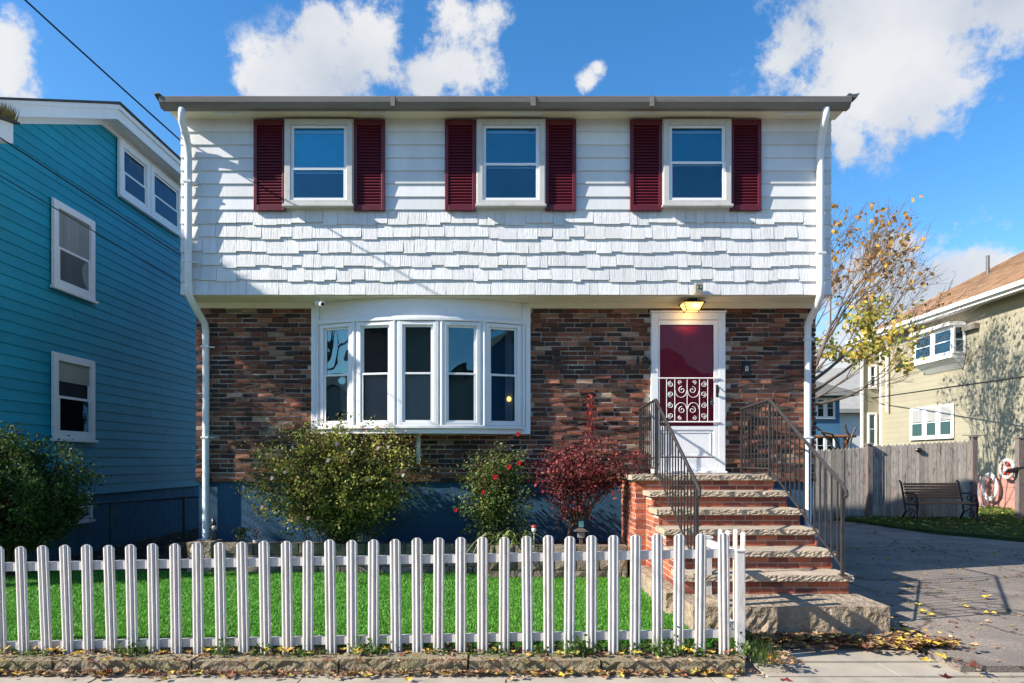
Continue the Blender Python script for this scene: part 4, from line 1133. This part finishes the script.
# left dark evergreen bush
R.seed(5)
t = thing('evergreen_bush', (-6.0, 8.2, .1), 'dark green rounded bush against the blue house at the left edge', 'bush')
mb = MB(); sm = MB()
clumpbush(mb, (-6.25, 8.35, 1.16), (.96, .75, .74), 480, 75, .05, [(.035, .085, .015), (.05, .11, .02), (.02, .05, .01), (.09, .12, .025)], .075, .3, sm, (-6.2, 8.3, .1), asp=.5)
mb.build('foliage', M['leaf'], t); sm.build('stems', M['stem'], t)

def rosebloom(parent, p, r, c):
    m = MB()
    for k in range(9):
        a = k * 2.4; rr = r * (.35 + .065 * k)
        d = Vector((math.cos(a) * rr, -r * .35 + .03 * r * k, math.sin(a) * rr)); w = Vector((-math.sin(a), 0, math.cos(a))) * r * .45
        q = Vector(p); m.face([q + d * .2 - w * .4, q + d * .2 + w * .4, q + d + w, q + d * 1.1, q + d - w], vary(c, .12))
    m.ball(p, r * .35, 6, 4, c)
    m.build('rose_bloom', M['petal'], parent)
# big yellow-green rose bush
t = thing('rose_bush', (-2.2, 8.75, .5), 'large yellow green rose bush with pale pink blooms under the bow window', 'rose bush')
mb = MB(); sm = MB(); cols = [(.42, .40, .08), (.30, .32, .06), (.14, .19, .035), (.52, .47, .13), (.30, .20, .07), (.07, .10, .02)]
def stemmy(base, C, rad, nst, sm, mb, size, cols, per=26, dens=1.):
    for i in range(nst):
        while True:
            v = Vector((U(-1, 1), U(-1, 1), U(-.75, 1)))
            if .35 < v.length < 1: break
        tip = Vector((C[0] + v.x * rad[0], C[1] + v.y * rad[1], C[2] + v.z * rad[2]))
        tip *= 1.0
        b = Vector(base) + Vector((U(-.2, .2), U(-.1, .1), 0))
        c1 = Vector((b.x * .7 + tip.x * .3, b.y * .7 + tip.y * .3, max(tip.z, b.z) + .0)) ; 
        pts = []
        for k in range(9):
            q = k / 8; pts.append(b * (1 - q) ** 2 + c1 * 2 * q * (1 - q) + tip * q * q)
        sm.tube(pts[(0 if i % 4 == 0 else 4):], [.007 * (1 - .75 * k / 8) for k in range((0 if i % 4 == 0 else 4), 9)], 4)
        cc = R.choice(cols)
        for k in range(3, 9):
            for j in range(int(per * dens / 3)):
                q = pts[k].lerp(pts[min(k + 1, 8)], R.random()) + Vector((R.gauss(0, .055), R.gauss(0, .055), R.gauss(0, .05)))
                if q.y > 8.97: q.y = 8.97 - U(0, .05)
                leafq(mb, q, size, vary(cc if R.random() < .6 else R.choice(cols)), asp=.6)
stemmy((-2.1, 8.7, .5), (-2.2, 8.38, 1.36), (1.05, .45, .72), 260, sm, mb, .044, cols, 30)
for q_ in range(46):
    a_ = U(-.1, 3.3); stemmy((-2.1, 8.7, .5), (-2.15 + 1.12 * math.cos(a_) * U(.8, 1.12), 8.4, 1.35 + .72 * math.sin(a_) * U(.85, 1.15)), (.06, .12, .06), 1, sm, mb, .036, cols, 13)
clumpbush(mb, (-2.05, 8.5, .95), (.75, .3, .45), 60, 40, .04, [(.05, .08, .02), (.09, .12, .03)], .09, .1)
stemmy((-1.9, 8.7, .5), (-1.45, 8.5, 1.45), (.6, .3, .55), 80, sm, mb, .034, cols, 20)
stemmy((-2.4, 8.7, .5), (-2.75, 8.5, 1.25), (.5, .3, .5), 26, sm, mb, .032, [(.03, .06, .015), (.05, .08, .02)], 16)
mb.build('foliage', M['leaf'], t); sm.build('stems', M['stem'], t)
for (px, py) in ((366, 431), (388, 447), (363, 427), (378, 448), (337, 444), (328, 460), (368, 480), (308, 518), (285, 472), (352, 452), (403, 475), (262, 507), (321, 420), (272, 478)):
    rosebloom(t, P(px, py, U(8.0, 8.15)), U(.02, .032), R.choice([(.75, .55, .5), (.8, .7, .62), (.7, .45, .4)]))
# red rose bush
t = thing('rose_bush', (-.1, 8.7, .5), 'smaller green rose bush with bright red blooms right of the bow window centre', 'rose bush')
mb = MB(); sm = MB()
stemmy((-.1, 8.7, .5), (-.15, 8.5, 1.30), (.52, .30, .62), 95, sm, mb, .040, [(.09, .16, .035), (.13, .19, .05), (.06, .11, .03), (.24, .24, .06)], 26)
clumpbush(mb, (-.12, 8.5, .85), (.4, .22, .35), 30, 40, .04, [(.05, .09, .02), (.09, .12, .03)], .08, .1)
stemmy((-.1, 8.7, .5), (-.3, 8.5, 1.5), (.45, .25, .3), 22, sm, mb, .034, [(.05, .09, .02), (.15, .05, .03)], 12)
mb.build('foliage', M['leaf'], t); sm.build('stems', M['stem'], t)
for (px, py) in ((509, 467), (519, 463), (495, 477), (456, 510), (518, 434), (483, 492)):
    rosebloom(t, P(px, py, 8.15), U(.028, .04), (.6, .015, .02))
# japanese maple
t = thing('japanese_maple', (.92, 8.6, .5), 'small purple red leaved maple growing left of the brick steps', 'shrub')
mb = MB(); sm = MB()
sm.tube([(.80, 8.6, .45), (.82, 8.58, .8), (.95, 8.55, 1.1)], [.03, .025, .02], 7); sm.tube([(.82, 8.58, .75), (1.05, 8.5, 1.0), (1.35, 8.45, 1.35)], [.022, .016, .01], 6)
rc = [(.22, .035, .045), (.14, .025, .035), (.34, .06, .06), (.08, .02, .03), (.26, .09, .07)]
stemmy((.88, 8.55, .85), (1.0, 8.45, 1.48), (.86, .32, .42), 125, sm, mb, .046, rc, 17)
stemmy((.85, 8.55, .7), (.75, 8.4, 1.15), (.28, .2, .3), 18, sm, mb, .038, rc, 15)
mb.build('foliage', M['leaf'], t); sm.build('stems', M['stem'], t)
mb = MB(); sm2 = MB(); c0 = P(588, 455, 8.5); c1 = P(592, 395, 8.5)
sm2.tube([c0, c0.lerp(c1, .5) + Vector((.02, 0, 0)), c1], [.01, .008, .004], 5)
for k in range(150):
    q = c0.lerp(c1, R.random() ** .7); leafq(mb, q + Vector((R.gauss(0, .04), R.gauss(0, .03), 0)), .042, vary(R.choice([(.30, .015, .02), (.18, .02, .025), (.36, .03, .02)])), asp=.6)
mb.build('red_shoot', M['leaf'], t); sm2.build('shoot_stem', M['stem'], t)

# strappy plant
t = thing('strap_leaf_plant', (.1, 8.4, .5), 'arching pale green strap leaved plant on top of the low stone wall', 'plant')
mb = MB()
for k in range(38):
    a = U(0, 6.28); L = U(.3, .68); b = Vector((.08 + U(-.18, .18), 8.38 + U(-.08, .05), .52)); d = Vector((math.cos(a), math.sin(a) * .45 - .25, 0)); hgt = U(.10, .26)
    prev = None; c = vary(R.choice([(.22, .28, .08), (.14, .20, .05), (.35, .38, .18)]), .2)
    w0 = Vector((-d.y, d.x, 0)).normalized() * .011
    for i in range(9):
        q = i / 8; p = b + d * L * q + Vector((0, 0, hgt * 4 * q * (1 - q) - .12 * q * q)); w = w0 * (1 - q ** 3)
        cur = (p - w, p + w)
        if prev: mb.mesh([prev[0], prev[1], cur[1], cur[0]], [(0, 1, 2, 3)], c)
        prev = cur
mb.build('leaves', M['leaf'], t)

# street tree just out of frame that dapples the left corner
R.seed(11)
t = thing('street_tree', (-9.1, 6.7, 0), 'half bare street tree in front of the blue house', 'tree')
sm = MB(); tips = []
sm.tube([(-9.1, 6.7, -.05), (-9.05, 6.75, 2), (-9.0, 6.8, 3.8)], [.16, .13, .10], 10)
for dv in ((.5, .6, .9), (.1, .2, 1), (-.5, -.1, .8), (.9, .5, .6), (.6, 0, 1)):
    branch(sm, Vector((-9.0, 6.8, 3.7)), Vector((dv[0] * .8, dv[1] * .5, dv[2])).normalized(), 1.1, .05, 3, tips, Vector((.02, .02, .12)), .6, 4, .7)
sm.build('trunk', M['bark'], t)
mb = MB()
for p in tips:
    if p.x > -7.3 or R.random() > .15: continue
    for q in range(2): leafq(mb, p + Vector((R.gauss(0, .2), R.gauss(0, .2), R.gauss(0, .2))), .12, vary(R.choice([(.3, .25, .05), (.4, .25, .05), (.12, .15, .03)])), asp=.8)
mb.build('crown', M['leaf'], t)

# leaf litter
R.seed(3)
LC = [(.36, .22, .10), (.26, .14, .07), (.18, .09, .05), (.50, .33, .07), (.25, .09, .05), (.46, .32, .18), (.14, .08, .05), (.30, .19, .11)]
YC = [(.60, .42, .06), (.52, .35, .05), (.45, .40, .08)]
def fallen(mb, x, y, z, s, c):
    a0 = U(0, 6.28); n = 10; pts = []; tilt = (U(-.35, .35), U(-.35, .35))
    for i in range(n):
        rr = s * (1 if i % 2 == 0 else .55) * U(.8, 1.15) * .5; a = a0 + 2 * PI * i / n
        dx_, dy_ = rr * math.cos(a), rr * math.sin(a)
        pts.append((x + dx_, y + dy_, z + abs(dx_ * tilt[0] + dy_ * tilt[1]) + U(0, .25) * s))
    cen = (x, y, z + U(.0, .12) * s)
    mb.mesh(pts + [cen], [(i, (i + 1) % n, n) for i in range(n)], vary(c, .25))
mb = MB()
for k in range(900):   # along fence foot and kerb
    fallen(mb, U(-4.6, 1.8), U(5.12, 5.48) if R.random() < .75 else U(4.99, 5.08), .105 if R.random() < .75 else .012, U(.025, .07), R.choice(LC))
mb2 = MB()
for k in range(650):
    x = U(-4.6, 1.9); y = 5.05 - abs(R.gauss(0, .045)); fallen(mb, x, y, .008 + U(0, .02), U(.02, .065), R.choice(LC))
for k in range(45): fallen(mb, U(-4.6, 1.7), U(4.86, 5.05), .012, U(.07, .10), R.choice(LC + YC))
for k in range(26): fallen(mb, U(-4.4, 1.7), U(5.14, 5.3), .12, U(.07, .10), R.choice(YC))
for k in range(520):    # pile at the step footing
    x = U(1.95, 3.75); y = 5.73 - abs(R.gauss(0, .07)) - (.12 if x > 2.9 else 0) * R.random() * 2; 
    if x > 3.0 and R.random() < .6: y = U(5.45, 6.1); x = 3.35 + R.gauss(0, .14)
    fallen(mb, x, y, .08 + U(0, .05), U(.035, .09), R.choice(LC + YC[:1]))
for k in range(420):
    fallen(mb, U(2.0, 3.7), 5.74 - abs(R.gauss(0, .10)), .05 + U(0, .04), U(.05, .10), R.choice(LC + YC[:1]))
for k in range(420): 
    y = U(5.9, 8.4); fallen(mb, 3.32 + abs(R.gauss(0, .16)), y, .07 + U(0, .03), U(.035, .08), R.choice(LC[:5] + [(.12, .07, .05)] * 4))
for k in range(160): fallen(mb, U(1.92, 2.15) + abs(R.gauss(0, .06)), U(5.0, 5.6), .085, U(.03, .07), R.choice(LC))
for k in range(1100):    # scattered over the drive
    fallen(mb, U(3.3, 10), U(5.1, 12.5), .066, U(.02, .055), R.choice(LC))
for k in range(70): fallen(mb, U(3.0, 9), U(5.0, 12), .068, U(.06, .11), R.choice(LC[:6] + YC * 2))
for (px, py, s, c) in ((798, 617, .15, YC[2]), (800, 640, .10, YC[0]), (841, 631, .15, YC[0]), (930, 615, .10, YC[0]), (922, 613, .11, YC[0]), (985, 598, .13, YC[0]), (990, 614, .11, YC[0]), (942, 658, .13, YC[0]), (975, 667, .12, (.30, .06, .04)), (948, 680, .12, (.16, .02, .02)), (785, 681, .1, (.16, .02, .02)), (60, 675, .17, LC[5]), (52, 651, .13, YC[0]), (80, 655, .1, YC[1]), (700, 600, .01, YC[0])):
    z = .075 if px > 745 else (.012 if py > 668 else .12)
    d = (EYE - z) * F / (py - 460); fallen(mb, (px - 506) * d / F, d, z, s, c)
for k in range(120): fallen(mb, U(3.3, 8), U(4.6, 5.2), .062, U(.02, .05), R.choice(LC))
for k in range(800):   # back lawn
    x, y = backpt(); fallen(mb, x, y, .15 + U(0, .04), U(.07, .13), R.choice(YC + LC[:1]))
for k in range(800):   # shaded mulch beside blue house
    fallen(mb, U(-6.5, -4.1), U(8.7, 16), .17, U(.04, .09), R.choice(LC))
for k in range(300):
    fallen(mb, U(-4.3, 1.4), U(8.65, 8.95), .51, U(.03, .06), R.choice(LC))
o = mb.build('fallen_leaves', M['litter']); o['kind'] = 'stuff'; tag(o, 'fallen yellow, red and brown autumn leaves scattered over ground', 'leaves')

# weeds at the foot of the fence
mb = MB()
for (px, h) in ((28, .5), (45, .4), (120, .7), (138, .6), (224, 1.2), (300, .5), (375, 1.3), (362, 1.0), (440, .5), (262, .8), (500, .8), (575, 1.5), (590, 1.1), (670, 1.5), (655, .9), (635, .7), (745, 1.2), (700, .8), (135, .9), (310, .4), (470, .5), (540, .7)):
    X = (px - 506) / 130.; y = 5.2 if h < 1.4 else 5.18
    for k in range(int(48 * h)):
        leafq(mb, Vector((X + R.gauss(0, .05), y + R.gauss(0, .035), .10 + abs(R.gauss(0, .055 * h)))), .035, vary(R.choice([(.07, .14, .02), (.12, .18, .04), (.04, .08, .02)])), asp=.7)
    for k in range(int(16 * h)):
        x = X + U(-.12, .12); yy = y + U(0, .12); mb.mesh([(x - .004, yy, .08), (x + .004, yy, .08), (x + U(-.06, .06), yy + U(-.04, .04), .08 + U(.05, .16) * h)], [(0, 1, 2)], vary((.12, .18, .04)))
for k in range(900):
    x = U(-4.5, 1.8); yy = U(5.22, 5.45); mb.mesh([(x - .003, yy, .07), (x + .003, yy, .07), (x + U(-.03, .03), yy, .07 + U(.02, .09))], [(0, 1, 2)], vary((.10, .13, .03)))
for k in range(220):
    x = U(1.88, 2.05); yy = U(5.0, 6.1); mb.mesh([(x - .004, yy, .06), (x + .004, yy, .06), (x + U(-.08, .08), yy + U(-.05, .05), .06 + U(.05, .2))], [(0, 1, 2)], vary((.10, .15, .03)))
o = mb.build('weeds', M['leaf']); o['kind'] = 'stuff'; tag(o, 'green weeds and grass tufts growing along the foot of the picket fence', 'weeds')

# garden ornaments
t = thing('garden_gnome', P(213, 545, 8.75), 'small dark garden gnome on the bed beside the left downspout', 'ornament')
p = P(214, 545, 8.75)
mb = MB(); mb.ball((p.x, p.y, .62), (.055, .05, .085), 10, 8, (.03, .05, .06)); mb.build('body', M['ceramic'], t, True)
mb = MB(); mb.ball((p.x + .01, p.y - .01, .73), .035, 10, 8, (.55, .45, .4)); mb.build('head', M['ceramic'], t, True)
mb = MB(); mb.tube([(p.x, p.y, .75), (p.x - .01, p.y, .80), (p.x - .02, p.y, .86)], [.04, .025, .004], 8, (.03, .04, .05)); mb.build('hat', M['ceramic'], t, True)
t = thing('mushroom_ornament', P(534, 545, 8.25), 'small white and red capped garden light on a stake above the stone wall', 'ornament')
p = P(534, 528, 8.2)
mb = MB(); mb.tube([(p.x, p.y, .5), (p.x, p.y, p.z - .03)], .008, 6, (.4, .4, .4)); mb.build('stake', M['ceramic'], t)
mb = MB(); mb.ball((p.x, p.y, p.z - .02), (.03, .03, .035), 10, 8, (.7, .66, .62)); mb.build('globe', M['ceramic'], t, True)
mb = MB(); mb.ball((p.x, p.y, p.z + .018), (.034, .034, .02), 10, 8, (.5, .05, .05)); mb.build('cap', M['ceramic'], t, True)
t = thing('garden_lantern', P(580, 545, 8.35), 'small dark pagoda shaped garden lantern below the purple maple', 'ornament')
p = P(581, 535, 8.35)
mb = MB(); mb.box(p.x - .02, p.x + .02, p.y - .02, p.y + .02, .5, p.z - .03, (.12, .08, .06)); mb.build('post', M['ceramic'], t)
mb = MB(); mb.box(p.x - .04, p.x + .04, p.y - .04, p.y + .04, p.z - .03, p.z + .05, (.25, .25, .25)); mb.build('light_box', M['ceramic'], t)
mb = MB(); mb.mesh([(p.x - .09, p.y - .08, p.z + .05), (p.x + .09, p.y - .08, p.z + .05), (p.x + .09, p.y + .08, p.z + .05), (p.x - .09, p.y + .08, p.z + .05), (p.x, p.y, p.z + .10)], [(3, 2, 1, 0), (0, 1, 4), (1, 2, 4), (2, 3, 4), (3, 0, 4)], (.1, .08, .07)); mb.build('pagoda_roof', M['ceramic'], t)
mb = MB(); mb.box(p.x - .025, p.x + .03, p.y - .025, p.y + .025, p.z + .10, p.z + .17, (.08, .25, .28)); mb.build('top_panel', M['ceramic'], t)
t = thing('small_pot', P(256, 545, 8.7), 'little white pot at the back of the bed left of the big rose bush', 'pot')
p = P(256, 545, 8.7)
mb = MB(); mb.tube([(p.x, p.y, .5), (p.x, p.y, .57)], [.03, .042], 10, (.65, .6, .58)); mb.build('pot', M['ceramic'], t)
mb = MB()
for k in range(40): leafq(mb, Vector((p.x + R.gauss(0, .03), p.y, .62 + R.gauss(0, .04))), .035, vary((.14, .06, .03)))
mb.build('plant', M['leaf'], t)
t = thing('dark_plant', P(240, 545, 8.7), 'small spiky dark plant between the gnome and the little white pot', 'plant')
p = P(241, 545, 8.7); mb = MB()
for k in range(90):
    a = U(0, 6.28); leafq(mb, Vector((p.x + .13 * math.cos(a) * R.random(), p.y + .05 * math.sin(a), .52 + U(0, .2))), .08, vary((.03, .05, .02)), asp=.25)
mb.build('leaves', M['leaf'], t)

# ------------------------------------------------------------------ CABLES
def cable(pts, r, label, sagz=.0, n=14):
    a, b = Vector(pts[0]), Vector(pts[1]); m = MB()
    m.tube([a.lerp(b, i / n) - Vector((0, 0, 4 * sagz * (i / n) * (1 - i / n))) for i in range(n + 1)], r, 6)
    o = m.build('overhead_cable', M['cable']); tag(o, label, 'cable', 'overhead cables')
A = P(181, 141, 8.68); B = P(35, 0, 7.4); cable((A + (B - A) * 0, A + (B - A) * 6), .011, 'thick black cable crossing the sky above the blue house roof', .18)
A = P(200, 268, 8.95); B = P(18, 148, 6.6); cable((A, A + (B - A) * 4), .008, 'black cable crossing the upper part of the blue wall from the porch eave', .02)
A = P(196, 292, 8.95); B = P(0, 174, 6.6); cable((A, A + (B - A) * 4), .006, 'thin dark cable low across the blue wall above the lower window', .02)
cable((P(866, 399, 27.8), P(1100, 366, 14)), .022, 'dark cable crossing the olive green wall above its triple window', .0)

# houses across the street, reflected in the windows
for (X, w_, ze, zp, lab, mw) in ((-4.2, 4.6, 5.2, 8.6, 'beige gabled house across the street seen only in window reflections', 'farbeige'), (-16.5, 5.0, 5.6, 9.2, 'dark gabled house across the street left of the beige gabled house', 'pinkwall'),
                      (7.5, 4.6, 4.2, 6.4, 'low white gabled house across the street right of the beige gabled house', 'farbeige'), (-36, 8, 4.5, 7.5, 'long low house across the street at the far left of its row', 'farbeige'), (20, 5, 5.6, 9, 'grey gabled house across the street at the far right of its row', 'farblue')):
    t = thing('gabled_house', (X, -16, 0), lab, 'house', 'gabled houses across the street')
    mb = MB(); mb.prism([(X - w_, 0), (X + w_, 0), (X + w_, ze), (X, zp), (X - w_, ze)], 'y', -24, -14); mb.build('wall', M[mw], t)
    sl = (zp - ze) / w_
    mb = MB(); mb.prism([(X - w_ - .5, ze - .5 * sl + .02), (X, zp + .02), (X + w_ + .5, ze - .5 * sl + .02), (X + w_ + .5, ze - .5 * sl + .25), (X, zp + .25), (X - w_ - .5, ze - .5 * sl + .25)], 'y', -24.5, -13.4); mb.build('roof', M['darkroof'], t)
    for (a, Z) in ((-2.5, 3.2), (2.5, 3.2), (-2.5, .9), (2.5, .9)):
        window(t, Matrix.Translation((X + a, -14, Z)) @ Matrix.Rotation(PI, 4, 'Z'), 1.1, 1.4, paint='white')

R.seed(9)
t = thing('street_tree', (-17, -1.5, -.02), 'tall bare street tree across the road left of the camera', 'tree')
sm = MB(); tips = []
sm.tube([(-17, -1.5, -.05), (-17, -1.5, 2.4)], [.22, .18], 10)
for dv in ((.5, .6, .9), (.1, .2, 1), (-.6, -.1, .8), (.7, -.5, .6), (-.3, .7, .6)):
    branch(sm, Vector((-17, -1.5, 2.2)), Vector(dv).normalized(), 3.2, .12, 3, tips, Vector((.02, .02, .12)), .6, 4, .7)
sm.build('trunk', M['bark'], t)

# ------------------------------------------------------------------ WORLD, SUN, CAMERA
S = Vector((-1.5, -.43, 1)).normalized(); Lt = -S
sun = bpy.data.lights.new('sun', 'SUN'); sun.energy = 5.0; sun.angle = math.radians(.53); sun.color = (1, .93, .82)
so = bpy.data.objects.new('sun', sun); COL.objects.link(so); so.rotation_euler = Lt.to_track_quat('-Z', 'Y').to_euler()
world = bpy.data.worlds.new('World'); scene.world = world; world.use_nodes = True
nt = world.node_tree; N = nt.nodes; L = nt.links; N.clear()
out = N.new('ShaderNodeOutputWorld'); bg = N.new('ShaderNodeBackground'); sky = N.new('ShaderNodeTexSky'); sky.sky_type = 'NISHITA'
sky.sun_disc = False; sky.sun_elevation = math.asin(S.z); sky.sun_rotation = math.atan2(S.x, S.y)
sky.altitude = 0; sky.air_density = 1.0; sky.dust_density = .4; sky.ozone_density = 2.5
hs = N.new('ShaderNodeHueSaturation'); hs.inputs['Saturation'].default_value = 1.32; hs.inputs['Value'].default_value = 1.5
L.new(sky.outputs[0], hs.inputs['Color']); L.new(hs.outputs[0], bg.inputs[0]); bg.inputs[1].default_value = .08
cb = N.new('ShaderNodeBackground'); 
tc = N.new('ShaderNodeTexCoord')
ns = N.new('ShaderNodeTexNoise'); ns.inputs['Scale'].default_value = 8.5; ns.inputs['Detail'].default_value = 9; ns.inputs['Roughness'].default_value = .66; ns.inputs['Distortion'].default_value = .05
L.new(tc.outputs['Generated'], ns.inputs[0])
clouds = [(470, 68, 48), (430, 86, 38), (330, 90, 48), (270, 88, 34), (375, 48, 34), (588, 80, 13), (598, 68, 9), (885, 35, 88), (945, 20, 70), (840, 55, 55), (795, 50, 30), (872, 84, 36), (1000, 5, 50), (848, 146, 17), (0, 66, 40), (318, 24, 18),  (915, 305, 70), (850, 330, 70), (790, 365, 90), (975, 290, 45), (840, 390, 80)]
last = None
for (px, py, r) in clouds:
    d = Vector(((px - 506) / F, 1, (460 - py) / F)); dl = d.length; d.normalize()
    vd = N.new('ShaderNodeVectorMath'); vd.operation = 'DISTANCE'; L.new(tc.outputs['Generated'], vd.inputs[0]); vd.inputs[1].default_value = d
    ma = N.new('ShaderNodeMath'); ma.operation = 'MULTIPLY_ADD'; L.new(vd.outputs['Value'], ma.inputs[0]); ma.inputs[1].default_value = -1 / (1.35 * r / F / dl); ma.inputs[2].default_value = 1.0 if py < 250 else .9
    if last:
        mx = N.new('ShaderNodeMath'); mx.operation = 'SMOOTH_MAX'; mx.inputs[2].default_value = .2; L.new(last.outputs[0], mx.inputs[0]); L.new(ma.outputs[0], mx.inputs[1]); last = mx
    else: last = ma
ad = N.new('ShaderNodeMath'); ad.operation = 'MULTIPLY_ADD'; L.new(ns.outputs[0], ad.inputs[0]); ad.inputs[1].default_value = 4.0; ad.inputs[2].default_value = -2.0
a2 = N.new('ShaderNodeMath'); a2.operation = 'ADD'; L.new(ad.outputs[0], a2.inputs[0]); L.new(last.outputs[0], a2.inputs[1])
mr = N.new('ShaderNodeMapRange'); mr.interpolation_type = 'SMOOTHSTEP'; mr.inputs[1].default_value = .05; mr.inputs[2].default_value = .62; mr.inputs[4].default_value = .95
L.new(a2.outputs[0], mr.inputs[0])
# clouds gated to the area near their centres
g = N.new('ShaderNodeMapRange'); g.inputs[1].default_value = -.35; g.inputs[2].default_value = .1; L.new(last.outputs[0], g.inputs[0])
mg = N.new('ShaderNodeMath'); mg.operation = 'MULTIPLY'; L.new(mr.outputs[0], mg.inputs[0]); L.new(g.outputs[0], mg.inputs[1])
n2 = N.new('ShaderNodeTexNoise'); n2.inputs['Scale'].default_value = 5; n2.inputs['Detail'].default_value = 6; L.new(tc.outputs['Generated'], n2.inputs[0])
cr = N.new('ShaderNodeMix'); cr.data_type = 'RGBA'; cr.inputs[6].default_value = (.62, .68, .78, 1); cr.inputs[7].default_value = (.96, .96, .97, 1)
c2r = N.new('ShaderNodeMapRange'); c2r.inputs[1].default_value = .35; c2r.inputs[2].default_value = .6; L.new(n2.outputs[0], c2r.inputs[0]); L.new(c2r.outputs[0], cr.inputs[0])
L.new(cr.outputs[2], cb.inputs[0]); cb.inputs[1].default_value = .47
ms = N.new('ShaderNodeMixShader'); L.new(mg.outputs[0], ms.inputs[0]); L.new(bg.outputs[0], ms.inputs[1]); L.new(cb.outputs[0], ms.inputs[2]); L.new(ms.outputs[0], out.inputs[0])

cam = bpy.data.cameras.new('camera'); co = bpy.data.objects.new('camera', cam); COL.objects.link(co); scene.camera = co
co.location = (0, 0, EYE); co.rotation_euler = (PI / 2, 0, 0)
cam.sensor_width = 36; cam.lens = F / 1024 * 36; cam.shift_x = 6 / 1024; cam.shift_y = 118.5 / 1024; cam.clip_start = .05; cam.clip_end = 1000
vs_ = scene.view_settings; vs_.view_transform = 'Standard'; vs_.look = 'None'; vs_.exposure = .98; vs_.gamma = 1
scene.render.resolution_x = 1024; scene.render.resolution_y = 683
